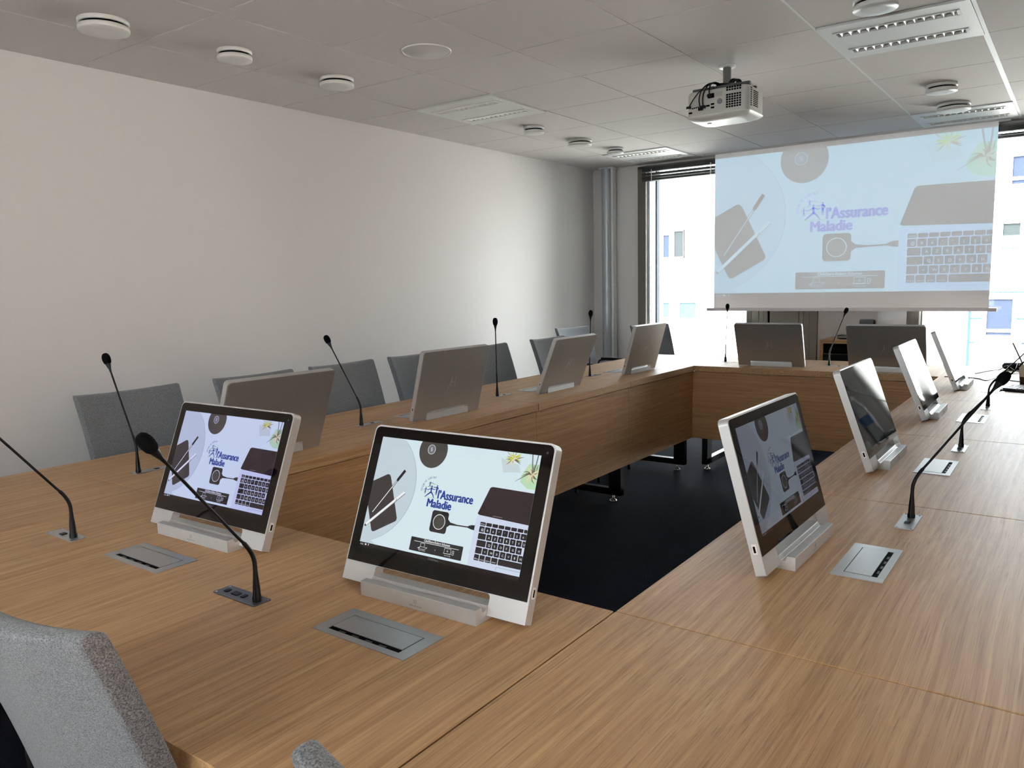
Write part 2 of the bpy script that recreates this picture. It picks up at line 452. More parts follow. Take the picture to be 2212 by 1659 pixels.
f = MB(); f.box((0, -22, 0), (6, 20, 17), mat('warm_bounce_colour', (228, 190, 166), 0.85)); f.build('facade', nb)  # added out of view; its warm colour tints the side window's light
# exterior side fin beside the left window
f = MB(); f.box((0.40, YW+0.2, -1.0), (0.603, YW+0.262, 3.0), mat('outer_reveal_grey', (66, 70, 76), 0.8, spec=0.1))
struct('trim_5', f, 'grey outer reveal beside the left window', 'window reveal')

# ================================================================= CEILING THINGS
def light_fixture(j, i, label):
    cx = GX0+GSX*(j+0.5); cy = GY0+GSY*(i+0.5)
    r = empty('recessed_ceiling_light', (cx, cy, CZ), label, 'ceiling light', 'recessed louvre lights in the ceiling')
    hx, hy = GSX/2-0.004, GSY/2-0.004
    f = MB()
    # plate with two slots, pieces around them
    sl = [(-0.19, -0.12), (0.12, 0.19)]; sxw = 0.245
    f.box((-hx, -hy, -0.008), (hx, sl[0][0], 0.004), WHT); f.box((-hx, sl[0][1], -0.008), (hx, sl[1][0], 0.004), WHT)
    f.box((-hx, sl[1][1], -0.008), (hx, hy, 0.004), WHT)
    for a, b in sl:
        f.box((-hx, a, -0.008), (-sxw, b, 0.004), WHT); f.box((sxw, a, -0.008), (hx, b, 0.004), WHT)
    f.build('panel', r)
    for a, b in sl:
        f = MB()
        lm = mat('louvre_white', (205, 200, 196), 0.35, 0.2)
        f.box((-sxw, a, 0.0), (sxw, b, 0.004), mat('lamp_tube_off', (150, 146, 146), 0.5))
        f.box((-sxw, a-0.006, -0.012), (sxw, a+0.004, 0.0), WHTG); f.box((-sxw, b-0.004, -0.012), (sxw, b+0.006, 0.0), WHTG)
        f.box((-sxw-0.01, a-0.006, -0.012), (-sxw+0.004, b+0.006, 0.0), WHTG); f.box((sxw-0.004, a-0.006, -0.012), (sxw+0.01, b+0.006, 0.0), WHTG)
        n = 13
        for k in range(n):
            x = -sxw+2*sxw*(k+0.5)/n
            f.prism([(x-0.001, a, -0.011), (x+0.001, a, -0.011), (x+0.011, a, 0.0), (x-0.011, a, 0.0)], (0, b-a, 0), lm)
        f.build('louvre', r)
light_fixture(1, 3, 'flat double-louvre light near the left wall, nearest one')
light_fixture(5, 3, 'bright white double-louvre light at top right of the ceiling')
light_fixture(1, 7, 'double-louvre light above the left window')
light_fixture(5, 7, 'double-louvre light above the top right corner of the screen')

def air_valve(x, y, rad, label):
    r = empty('ceiling_air_valve', (x, y, CZ), label, 'air valve', 'round white air valves on the ceiling')
    f = MB(); f.lathe([(rad*0.98, -0.001), (rad, -0.004), (rad, -0.015), (rad*0.97, -0.018), (rad*0.86, -0.018), (rad*0.86, -0.002)], WHTG, n=48, caps=False); f.build('mounting_ring', r)
    f = MB(); f.lathe([(rad*0.8, -0.030), (rad*0.8, -0.003)], HOLE, n=32); f.build('dark_throat', r)
    f = MB(); f.lathe([(rad*0.95, -0.026), (rad, -0.028), (rad, -0.042), (rad*0.98, -0.0455), (rad*0.5, -0.0465), (0.001, -0.0467)], WHTG, n=48); f.build('disc', r)
for x, y, rr_, l in ((0.73, 1.755, 0.098, 'largest round white air valve at the top left of the ceiling'),
                     (0.775, 2.34, 0.079, 'second round air valve from the top left'),
                     (0.755, 2.98, 0.090, 'third round air valve from the left, below the flat loudspeaker'),
                     (0.80, 4.78, 0.073, 'small air valve just past the near left louvre light'),
                     (0.778, 5.45, 0.093, 'middle air valve of the three at the far left of the ceiling'),
                     (0.80, 5.99, 0.070, 'farthest small air valve, above the left window'),
                     (3.30, 3.56, 0.085, 'air valve cut by the top edge of the picture'),
                     (3.30, 5.38, 0.084, 'air valve right of the projector, nearer of two'),
                     (3.286, 6.03, 0.100, 'air valve right above the projection screen')):
    air_valve(x, y, rr_, l)
r = empty('ceiling_loudspeaker', (1.449, 2.924, CZ), 'flush round white ceiling loudspeaker grille', 'loudspeaker')
f = MB(); f.lathe([(0.119, 0.0), (0.119, -0.005), (0.113, -0.006), (0.110, -0.003), (0.110, 0)], WHTG, n=56, caps=False); f.build('rim', r)
f = MB(); f.lathe([(0.111, -0.0005), (0.109, -0.0035), (0.0, -0.0045)], mat('speaker_grille', (206, 203, 198), 0.8, bump=(700, 0.5, 0.001)), n=48); f.build('grille', r)

# projector, hung upside down
pr = empty('ceiling_projector', (2.465, 4.14, CZ), 'white video projector hanging from the ceiling on a grey pole', 'projector')
PG = mat('grey_pole', (128, 128, 124), 0.4, 0.4); PW = mat('projector_white', (205, 202, 193), 0.45)
f = MB(); f.lathe([(0.042, 0), (0.044, -0.006), (0.040, -0.010), (0.02, -0.011)], WHT, n=40); f.build('ceiling_flange', pr)
f = MB(); f.lathe([(0.021, -0.008), (0.021, -0.088), (0.026, -0.090), (0.026, -0.100)], PG, n=28); f.build('pole', pr)
f = MB()
f.box((-0.035, -0.04, -0.115), (0.045, 0.04, -0.099), BLKM)
f.box((-0.155, -0.085, -0.132), (0.15, -0.062, -0.113), mat('mount_grey', (84, 84, 82), 0.5, 0.3)); f.box((-0.14, 0.04, -0.124), (0.14, 0.062, -0.113), MATS['mount_grey'])
f.box((-0.06, -0.1, -0.128), (-0.035, 0.09, -0.114), MATS['mount_grey']); f.box((0.05, -0.1, -0.128), (0.075, 0.09, -0.114), MATS['mount_grey'])
f.build('mounting_bracket', pr, 0.002)
# body: rounded shell, x -0.165..0.165, y -0.145..0.13
def shell(prof, m, mb, w, d, cy=0.0, cx=0.0):
    rings = []
    for z, ins, rad in prof: rings.append([(x, y, z) for x, y in rrect(w-2*ins, d-2*ins, rad, n=8, cx=cx, cy=cy)])
    n = len(rings[0]); vs = [p for rg in rings for p in rg]
    fs = [(a*n+k, a*n+(k+1) % n, (a+1)*n+(k+1) % n, (a+1)*n+k) for a in range(len(rings)-1) for k in range(n)]
    mb.add(vs, fs, m, True); mb.add(rings[0], [list(range(n))[::-1]], m); mb.add(rings[-1], [list(range(n))], m)
f = MB()
shell([(-0.262, 0.0, 0.035), (-0.152, 0.0, 0.035), (-0.140, 0.006, 0.032), (-0.136, 0.02, 0.02)], PW, f, 0.33, 0.25, cy=-0.02)
f.build('projector_body', pr)
f = MB()
shell([(-0.291, 0.055, 0.05), (-0.288, 0.035, 0.05), (-0.277, 0.010, 0.045), (-0.268, -0.002, 0.037), (-0.262, -0.003, 0.037)], mat('projector_lid_white', (232, 231, 224), 0.32), f, 0.33, 0.25, cy=-0.02)
f.build('lower_cover', pr)
YB = -0.1455
f = MB()
for ry in range(9):
    if ry == 6: continue
    for cx_ in range(6):
        x = 0.052+cx_*0.0135; z = -0.243+ry*0.0118
        f.box((x, YB-0.0015, z), (x+0.0095, YB+0.002, z+0.008), HOLE)
f.build('rear_vent', pr)
f = MB()
for k in range(9):
    z = -0.235+k*0.009; f.box((0.1645, -0.07, z), (0.1665, 0.0, z+0.004), HOLE)
for ry in range(9):
    for c_ in range(2): f.box((0.163, -0.108+c_*0.012, -0.24+ry*0.0105), (0.1655, -0.1+c_*0.012, -0.233+ry*0.0105), HOLE)
f.build('side_vent', pr)
f = MB()
for k, x in enumerate((-0.128, -0.118, -0.108, -0.098, -0.088)):
    f.lathe([(0.0035, 0), (0.0035, 0.004)], HOLE, n=12, M=Matrix.Translation((x, YB, -0.222+0.001*k)) @ Matrix.Rotation(PI/2, 4, 'X'))
for x, z in ((-0.14, -0.243), (-0.02, -0.214), (-0.02, -0.231), (-0.045, -0.219)):
    g = MB(); g.box((x-0.009, YB-0.002, z-0.004), (x+0.009, YB+0.002, z+0.004), HOLE); g.build('video_port', pr)
f.build('audio_jacks', pr)
f = MB(); f.box((-0.0445, YB-0.003, -0.183), (-0.012, YB+0.002, -0.160), HOLE); f.build('power_inlet', pr)
f = MB(); f.lathe([(0.014, 0), (0.014, 0.0015)], mat('grille_grey', (132, 134, 136), 0.7), n=24, M=Matrix.Translation((0.018, YB, -0.205)) @ Matrix.Rotation(PI/2, 4, 'X')); f.build('monitor_speaker', pr)
f = MB(); f.box((-0.01, YB-0.001, -0.18), (0.03, YB+0.001, -0.155), mat('rating_label', (186, 183, 176), 0.6)); f.build('rating_plate', pr)
f = MB(); f.lathe([(0.012, 0), (0.012, -0.003)], mat('foot_grey', (120, 120, 116), 0.5), n=20, M=Matrix.Translation((-0.07, -0.06, -0.291))); f.build('foot_button', pr)
f = MB(); f.lathe([(0.033, 0), (0.036, 0.012), (0.030, 0.016), (0.02, 0.010)], BLK, n=28, M=Matrix.Translation((0.08, 0.104, -0.205)) @ Matrix.Rotation(-PI/2, 4, 'X')); f.build('lens', pr)
lp_d = bpy.data.lights.new('projector_beam', 'SPOT'); lp_d.energy = 38; lp_d.spot_size = math.radians(110); lp_d.spot_blend = 0; lp_d.shadow_soft_size = 0.01
lp_d.color = (1.0, 0.96, 0.94); lp_d.use_nodes = True
nt_ = lp_d.node_tree; em_ = [n for n in nt_.nodes if n.type == 'EMISSION'][0]
tcn = nt_.nodes.new('ShaderNodeTexCoord'); sp_ = nt_.nodes.new('ShaderNodeSeparateXYZ'); nt_.links.new(tcn.outputs['Normal'], sp_.inputs[0])
def mnode(op, a, b):
    n = nt_.nodes.new('ShaderNodeMath'); n.operation = op
    for k, v in enumerate((a, b)):
        if isinstance(v, (int, float)): n.inputs[k].default_value = v
        elif v is not None: nt_.links.new(v, n.inputs[k])
    return n.outputs[0]
LX, LY, LZ = 2.545, 4.29, 2.225
az = mnode('ABSOLUTE', sp_.outputs['Z'], None)
ux = mnode('DIVIDE', sp_.outputs['X'], az); uy = mnode('DIVIDE', sp_.outputs['Y'], az)
dd = 6.85-LY
msk = mnode('MULTIPLY', mnode('MULTIPLY', mnode('GREATER_THAN', ux, (1.325-LX)/dd), mnode('LESS_THAN', ux, (3.485-LX)/dd)), mnode('MULTIPLY', mnode('GREATER_THAN', uy, (1.03-LZ)/dd), mnode('LESS_THAN', uy, (2.425-LZ)/dd)))
nt_.links.new(msk, em_.inputs['Strength'])
lpo = bpy.data.objects.new('projector_beam', lp_d); COL.objects.link(lpo); lpo.parent = pr
lpo.location = (LX-2.465, LY-4.14, LZ-CZ); lpo.rotation_euler = (PI/2, 0, 0)
def bez(p0, p1, p2, p3, n=14):
    P = [Vector(p) for p in (p0, p1, p2, p3)]
    return [P[0]*(1-t)**3+P[1]*3*t*(1-t)**2+P[2]*3*t*t*(1-t)+P[3]*t**3 for t in [k/n for k in range(n+1)]]
for k, (e, c_) in enumerate((((-0.148, YB-0.004, -0.215), (-0.10, -0.19, -0.12)), ((-0.082, YB-0.006, -0.23), (-0.10, -0.2, -0.10)), ((-0.068, YB-0.006, -0.222), (-0.07, -0.2, -0.11)), ((-0.034, YB-0.006, -0.170), (-0.03, -0.19, -0.10)))):
    f = MB(); f.tube(bez((-0.03+0.006*k, -0.03, -0.105), (-0.04, -0.12, -0.07), (c_[0], c_[1], c_[2]-0.04), e), 0.0034 if k else 0.0026, BLK, n=8)
    f.box((e[0]-0.012, e[1]-0.006, e[2]-0.008), (e[0]+0.012, e[1]+0.004, e[2]+0.006), BLK)
    f.build('cable', pr)
f = MB()
for k in range(5):
    ang = [2*PI*q/16 for q in range(17)]
    f.tube([(0.045+0.02*math.cos(a)+0.004*k, -0.035+0.006*k, -0.098+0.018*math.sin(a)) for a in ang], 0.0032, BLK, n=6)
    f.tube(bez((-0.04, -0.045+0.01*k, -0.10), (-0.01, -0.06, -0.09-0.005*k), (0.02, -0.05, -0.108), (0.045, -0.03, -0.098)), 0.0035, BLK, n=6)
f.build('coiled_cable', pr)

# ================================================================= SLIDE PICTURE (shared by the screens)
SLC = dict(bg=(214, 232, 238), table=(194, 209, 218), tline=(160, 176, 188), note=(60, 56, 56), dark=(40, 38, 38), white=(240, 243, 245),
           grey=(120, 118, 116), disc=(74, 72, 68), dgrey=(112, 114, 122), leaf=(190, 208, 52), leaf2=(222, 216, 178), pot=(200, 214, 216), green=(184, 222, 182),
           brown=(110, 100, 84), lid=(46, 34, 38), body=(206, 216, 236), key=(38, 34, 38), logo=(34, 62, 146), lines=(176, 206, 120), puck=(44, 42, 44), bar=(24, 20, 22), box=(40, 40, 42))
class Slide:
    def __init__(s, eps): s.mb = MB(); s.e = eps; s.L = 0; s.names = []
    def M(s, c):
        if c not in s.names: s.names.append(c)
        return c
    def P(s, pts, c, layer):
        s.mb.add([(x, -layer*s.e, 9-y) for x, y in pts], [list(range(len(pts)))[::-1]], s.M(c))
    def circ(s, x, y, r, c, layer, n=40, clip=True):
        pts = []
        for k in range(n):
            a = 2*PI*k/n; pts.append((min(max(x+r*math.cos(a), 0), 16), max(y+r*math.sin(a), 0)))
        s.P(pts, c, layer)
    def line(s, a, b, w_, c, layer):
        a = Vector(a); b = Vector(b); d = (b-a).normalized(); n = Vector((-d.y, d.x))*w_/2
        s.P([a+n, b+n, b-n, a-n], c, layer)
    def path(s, pts, w_, c, layer):
        for a, b in zip(pts[:-1], pts[1:]): s.line(a, b, w_, c, layer)
    def taper(s, pts, ws, c, layer):
        for (a, b, wa, wb) in zip(pts[:-1], pts[1:], ws[:-1], ws[1:]):
            a = Vector(a); b = Vector(b); d = (b-a).normalized(); n = Vector((-d.y, d.x))
            s.P([a+n*wa/2, b+n*wb/2, b-n*wb/2, a-n*wa/2], c, layer)
    def rr(s, x0, y0, x1, y1, r, c, layer):
        s.P(rrect(x1-x0, y1-y0, r, n=4, cx=(x0+x1)/2, cy=(y0+y1)/2), c, layer)
    def text(s, body, x, y, h, c, layer, sx=1.0, off=0.0, rot=0.0, align='LEFT', width=None):
        if off:
            for q, (dx, dy) in enumerate(((-off, 0), (off, 0), (0, off*0.6), (0, -off*0.6), (0, 0))):
                s.text(body, x+dx, y+dy, h, c, layer+q*0.15, sx, 0.0, rot, align, width)
            return
        vs, fs = text_geo(body, h, sx, off, align)
        if width:
            a = min(v[0] for v in vs); b = max(v[0] for v in vs); k = width/(b-a); vs = [((v[0]-a)*k, v[1], 0) for v in vs]
        ca, sa = math.cos(rot), math.sin(rot)
        s.mb.add([(x+v[0]*ca-v[1]*sa, -layer*s.e, 9-y+v[0]*sa+v[1]*ca) for v in vs], fs, s.M(c))
def make_slide(eps):
    s = Slide(eps)
    s.P([(0, 0), (16, 0), (16, 9), (0, 9)], 'bg', 0)
    # round table at left
    arc = [(0, 0), (2.9, 0)]
    for k in range(1, 24):
        a = -1.30+2.62*k/24
        arc.append((min(-0.9+5.55*math.cos(a), 16), max(0, 4.0+4.95*math.sin(a)*1.02)))
    arc += [(1.6, 9), (0, 9)]
    s.P([(x+0.05, y) for x, y in arc], 'tline', 1); s.P(arc, 'table', 2)
    s.P([(0, 3.86), (1.45, 3.12), (1.68, 3.12), (1.86, 3.3), (3.44, 6.55), (3.42, 6.75), (3.3, 6.86), (1.3, 7.97), (1.1, 8.0), (0.97, 7.9), (0, 5.95)], 'note', 3)
    s.line((3.26, 2.60), (0.60, 6.54), 0.17, 'dark', 4); s.line((3.26, 2.60), (2.65, 3.50), 0.26, 'dark', 5); s.line((2.6, 3.57), (0.66, 6.45), 0.07, 'white', 5)
    s.line((3.70, 4.42), (0.18, 7.62), 0.24, 'grey', 4); s.line((3.68, 4.38), (0.22, 7.55), 0.20, 'white', 5); s.line((3.0, 5.0), (2.9, 5.35), 0.05, 'grey', 6); s.circ(0.2, 7.6, 0.09, 'dark', 6)
    # speaker disc
    s.circ(5.75, 0.64, 1.46, 'disc', 3); s.circ(5.56, 0.58, 0.40, 'white', 4); s.circ(5.56, 0.58, 0.365, 'dgrey', 5)
    s.path([(5.50, 0.62), (5.50, 0.45), (5.62, 0.45)], 0.04, 'white', 6); s.path([(5.62, 0.52), (5.62, 0.70), (5.50, 0.70)], 0.04, 'white', 6)
    rnd = random.Random(3)
    # potted air plants
    s.P([(12.45, 0.5), (13.2, 0.75), (14.2, 0.9), (14.45, 1.5), (13.6, 1.55), (12.9, 1.65)], 'pot', 3)
    for k in range(46):
        a = rnd.uniform(0, 2*PI); r_ = rnd.uniform(0.35, 0.95)
        x, y = 13.65+r_*math.cos(a), 0.50+r_*0.85*math.sin(a)
        y = max(y, 0.01)
        s.taper([(13.65, 0.5), (x, y)], [0.15, 0.015], rnd.choice(['leaf', 'leaf', 'leaf2', 'brown']), 4+k*0.02)
    s.P([(14.55, 1.75), (15.1, 0.75), (15.95, 0.72), (16, 2.6), (15.3, 2.62), (14.6, 2.2)], 'green', 3)
    s.path([(15.25, 0.0), (15.35, 0.6), (15.5, 1.3)], 0.10, 'grey', 4); s.path([(15.75, 0.0), (15.7, 0.7), (15.6, 1.3)], 0.10, 'grey', 4)
    for k in range(26):
        a = 2*PI*k/26+rnd.uniform(-.1, .1); r_ = rnd.uniform(0.45, 1.0)
        x1, y1 = 15.5+r_*math.cos(a), 1.5+r_*math.sin(a)*0.9
        mid = (15.5+0.5*r_*math.cos(a+.3), 1.5+0.5*r_*math.sin(a+.3))
        s.taper([(15.5, 1.5), mid, (min(x1, 16), max(y1, 0.02))], [0.12, 0.10, 0.02], rnd.choice(['leaf2', 'leaf2', 'brown']), 5+k*0.02)
    s.taper([(15.2, 1.5), (14.7, 1.8), (14.1, 2.2)], [0.08, 0.06, 0.02], 'brown', 6)
    # laptop
    s.P([(11.3, 5.04), (12.0, 2.98), (12.12, 2.88), (12.3, 2.85), (16, 2.88), (16, 5.25), (11.5, 5.12)], 'lid', 3)
    s.P([(12.7, 5.0), (13.6, 5.0), (13.6, 5.06), (12.7, 5.06)], 'grey', 4)
    s.P([(11.24, 9), (11.27, 5.4), (11.35, 5.22), (11.5, 5.13), (16, 5.25), (16, 9)], 'body', 3)
    rows = [(5.59, 5.86, [11.70, 12.26, 12.83, 13.40, 13.97, 14.54, 15.11, 15.68, 16.2], ['esc', '', '', '', '', '', '', '']),
            (5.92, 6.38, [11.70, 12.23, 12.77, 13.31, 13.85, 14.39, 14.93, 15.47, 16.2], ['@', '&', '\u00e9', '"', "'", '(', '\u00a7', '\u00e8']),
            (6.44, 6.90, [11.71, 12.48, 13.02, 13.56, 14.10, 14.64, 15.18, 15.72, 16.2], ['', 'A', 'Z', 'E', 'R', 'T', 'Y', 'U']),
            (6.96, 7.44, [11.71, 12.60, 13.14, 13.68, 14.22, 14.76, 15.30, 15.84], ['', 'Q', 'S', 'D', 'F', 'G', 'H']),
            (7.50, 7.98, [11.71, 12.36, 12.89, 13.43, 13.97, 14.51, 15.05, 15.59, 16.2], ['', '<', 'W', 'X', 'C', 'V', 'B', 'N']),
            (8.04, 8.50, [11.71, 12.22, 12.75, 13.30, 13.92, 16.2], ['fn', 'control', 'option', 'command', ''])]
    for y0, y1, xs_, tx in rows:
        for k in range(len(xs_)-1):
            a, b = xs_[k]+0.03, min(xs_[k+1]-0.03, 16)
            if b-a < 0.1: continue
            s.rr(a, y0+0.01, b, y1, min(0.06, (b-a)/3), 'key', 4)
            t = tx[k] if k < len(tx) else ''
            if len(t) == 1: s.text(t, a+(b-a)*0.36, y1-0.13, 0.24, 'white', 5)
            elif t: s.text(t, a+0.05, y1-0.08, 0.13, 'white', 5, width=min(0.38, b-a-0.1))
    s.rr(13.86, 8.66, 16, 9.0, 0.05, 'tline', 4); s.rr(13.90, 8.70, 16, 9.0, 0.05, 'body', 5)
    # puck with cable
    s.taper([(8.6, 6.2), (8.9, 6.2), (9.6, 6.22), (10.6, 6.19), (10.9, 6.15), (11.27, 6.15)], [0.7, 0.22, 0.10, 0.09, 0.32, 0.38], 'puck', 3)
    s.rr(6.97, 5.36, 8.64, 7.07, 0.22, 'puck', 4); s.circ(7.80, 6.22, 0.60, 'white', 5); s.circ(7.80, 6.22, 0.55, 'disc', 6)
    # lettering
    s.text('l\u2019Assurance', 7.16, 4.42, 0.98, 'logo', 4, off=0.042, width=3.46)
    s.text('Maladie', 6.24, 5.17, 0.92, 'logo', 4, off=0.042, width=2.42)
    word = 'S\u00c9CURIT\u00c9 SOCIALE'
    for k, ch in enumerate(word):
        if ch == ' ': continue
        a = math.radians(184-93*k/(len(word)-1))
        s.text(ch, 6.55+1.08*math.cos(a), 3.95-1.08*math.sin(a), 0.23, 'logo', 4, rot=a-PI/2)
    # running figures
    def fig(cx, cy, k, pose):
        s.circ(cx, cy-0.62*k, 0.11*k, 'logo', 5, n=16)
        for pts, w_ in pose: s.taper([(cx+x*k, cy+y*k) for x, y in pts], [w_*k, w_*k*0.9] if len(pts) == 2 else [w_*k, w_*k*0.85, w_*k*0.5], 'logo', 5)
    for y, xa, xb in ((3.36, 5.95, 6.85), (3.62, 5.65, 7.05), (4.0, 5.55, 7.0), (4.45, 5.7, 7.05)): s.line((xa, y), (xb, y), 0.03, 'lines', 4)
    fig(6.38, 4.0, 0.72, [([(-0.02, -0.5), (0.02, 0.05)], 0.20), ([(0.02, 0.0), (-0.35, 0.28), (-0.72, 0.6)], 0.17), ([(0.02, 0.0), (0.32, 0.25), (0.55, 0.62)], 0.17), ([(0, -0.42), (-0.35, -0.25), (-0.62, -0.15)], 0.11), ([(0, -0.42), (0.35, -0.3), (0.6, -0.38)], 0.11)])
    fig(5.80, 3.95, 0.40, [([(0, -0.5), (0, 0.1)], 0.24), ([(0, 0.0), (-0.1, 0.3), (-0.2, 0.6)], 0.16), ([(0, 0.0), (0.1, 0.3), (0.1, 0.6)], 0.16), ([(0, -0.4), (-0.25, -0.3), (-0.45, -0.1)], 0.12), ([(0, -0.4), (0.25, -0.3), (0.4, -0.4)], 0.12)])
    fig(6.93, 3.78, 0.56, [([(0, -0.5), (0, 0.1)], 0.30), ([(-0.04, 0.0), (-0.06, 0.3), (-0.06, 0.72)], 0.16), ([(0.05, 0.0), (0.08, 0.3), (0.08, 0.72)], 0.16), ([(0, -0.42), (-0.4, -0.35), (-0.75, -0.38)], 0.12), ([(0, -0.42), (0.28, -0.25), (0.12, -0.05)], 0.12)])
    fig(6.16, 3.45, 0.36, [([(0, -0.5), (-0.1, 0.0)], 0.26), ([(-0.1, 0.0), (-0.2, 0.3), (-0.5, 0.45)], 0.16), ([(-0.1, 0.0), (0.2, 0.2), (0.1, 0.5)], 0.16), ([(0, -0.45), (0.5, -0.5), (1.2, -0.35)], 0.12), ([(0, -0.45), (-0.3, -0.5), (-0.5, -0.6)], 0.12)])
    # information box
    s.rr(5.37, 7.72, 10.6, 8.8, 0.06, 'box', 3)
    s.text('ClickShare-Robert Schuman', 6.72, 7.94, 0.26, 'white', 4, off=0.006, width=2.6)
    s.line((5.74, 8.02), (10.22, 8.02), 0.035, 'white', 4)
    s.path([(6.45, 8.38), (6.45, 8.1), (6.85, 8.1), (6.85, 8.38), (6.45, 8.38)], 0.025, 'white', 4)
    s.path([(6.45, 8.38), (6.3, 8.55), (6.9, 8.55), (7.16, 8.38), (6.85, 8.38)], 0.025, 'white', 4); s.path([(6.2, 8.52), (6.45, 8.42)], 0.05, 'white', 4)
    s.line((7.97, 8.15), (7.97, 8.7), 0.012, 'grey', 4); s.circ(7.97, 8.42, 0.035, 'white', 5, n=10)
    s.path([(8.87, 8.48), (8.87, 8.1), (9.5, 8.1), (9.5, 8.48), (8.8, 8.50), (9.57, 8.50)], 0.025, 'white', 4)
    s.circ(9.18, 8.30, 0.07, 'white', 5, n=14); s.circ(9.18, 8.30, 0.045, 'box', 6, n=14)
    s.path([(9.65, 8.2), (9.8, 8.2), (9.8, 8.5), (9.65, 8.5), (9.65, 8.2)], 0.025, 'white', 4); s.line((9.65, 8.35), (9.8, 8.35), 0.02, 'white', 4)
    s.text('Plug in a Button', 6.32, 8.68, 0.12, 'white', 4, width=0.7); s.text('Start the App', 8.95, 8.68, 0.12, 'white', 4, width=0.6)
    # bottom strip
    s.P([(0, 9), (16, 9), (16, 9.33), (0, 9.33)], 'bar', 0)
    s.text('ClickShare', 7.45, 9.24, 0.24, 'grey', 2, width=1.05)
    s.text('16:22', 0.12, 9.22, 0.18, 'white', 2, width=0.32); s.rr(0.62, 9.08, 0.80, 9.2, 0.02, 'white', 2); s.rr(1.0, 9.05, 1.06, 9.2, 0.02, 'white', 2)
    return s
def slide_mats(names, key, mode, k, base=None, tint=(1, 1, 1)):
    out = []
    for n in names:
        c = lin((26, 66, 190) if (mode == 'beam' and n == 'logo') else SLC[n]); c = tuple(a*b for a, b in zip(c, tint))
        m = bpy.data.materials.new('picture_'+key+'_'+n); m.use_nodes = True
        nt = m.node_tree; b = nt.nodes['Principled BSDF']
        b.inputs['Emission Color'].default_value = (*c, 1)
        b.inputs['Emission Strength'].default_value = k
        if mode == 'lcd':
            b.inputs['Base Color'].default_value = (0.006, 0.005, 0.005, 1)
            b.inputs['Roughness'].default_value = 0.04; b.inputs['Specular IOR Level'].default_value = 0.55
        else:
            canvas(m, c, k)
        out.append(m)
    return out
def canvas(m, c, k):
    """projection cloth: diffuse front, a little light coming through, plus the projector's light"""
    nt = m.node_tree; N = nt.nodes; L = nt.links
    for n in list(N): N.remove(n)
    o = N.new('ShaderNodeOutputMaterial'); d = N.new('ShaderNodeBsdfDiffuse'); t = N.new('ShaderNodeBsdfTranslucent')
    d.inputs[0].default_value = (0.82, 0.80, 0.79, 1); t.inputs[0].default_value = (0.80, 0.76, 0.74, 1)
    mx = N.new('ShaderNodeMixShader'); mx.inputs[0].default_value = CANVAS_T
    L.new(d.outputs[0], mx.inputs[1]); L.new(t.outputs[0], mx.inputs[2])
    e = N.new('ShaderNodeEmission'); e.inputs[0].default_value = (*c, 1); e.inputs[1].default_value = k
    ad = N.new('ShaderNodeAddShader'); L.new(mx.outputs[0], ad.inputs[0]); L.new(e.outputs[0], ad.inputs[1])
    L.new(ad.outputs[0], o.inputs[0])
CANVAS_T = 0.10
def slide_mesh(name, eps, scx, scz, mats_fn):
    s = make_slide(eps/1.0)
    names = list(s.mb.mats)
    real = mats_fn(names)
    s.mb.mats = real
    me = s.mb.mesh(name)
    me.transform(Matrix.Diagonal((scx, 1, scz, 1)))
    return me

# projection screen
SY = 6.85
ps = empty('projection_screen', (2.405, SY, 1.05), 'wide white projection screen showing a logo slide, hung in front of the windows', 'projection screen')
cm = bpy.data.materials.new('screen_cloth'); cm.use_nodes = True; canvas(cm, (0, 0, 0), 0); MATS['screen_cloth'] = cm
f = MB(); f.box((1.333-2.405, 0, 0.012), (3.478-2.405, 0.0015, CZ-1.05-0.012), cm); f.build('screen_cloth', ps)
f = MB()
f.prism([(1.27-2.405, y, z) for y, z in ((-0.012, -0.012), (0.014, -0.012), (0.014, 0.010), (0.004, 0.016), (-0.012, 0.012))], (3.53-1.27, 0, 0), mat('bar_grey', (190, 184, 184), 0.5, 0.2))
f.build('bottom_bar', ps)
f = MB(); f.box((1.25-2.405, -0.03, CZ-1.05-0.012), (3.55-2.405, 0.05, CZ-1.05-0.0005), mat('slot_white', (190, 188, 184), 0.6)); f.build('ceiling_slot', ps)
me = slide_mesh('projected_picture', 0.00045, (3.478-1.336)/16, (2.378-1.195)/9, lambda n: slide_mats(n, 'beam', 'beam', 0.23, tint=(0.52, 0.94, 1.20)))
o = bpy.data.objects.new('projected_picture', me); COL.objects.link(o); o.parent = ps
o.location = (1.336-2.405, -0.0015, 1.195-1.05)

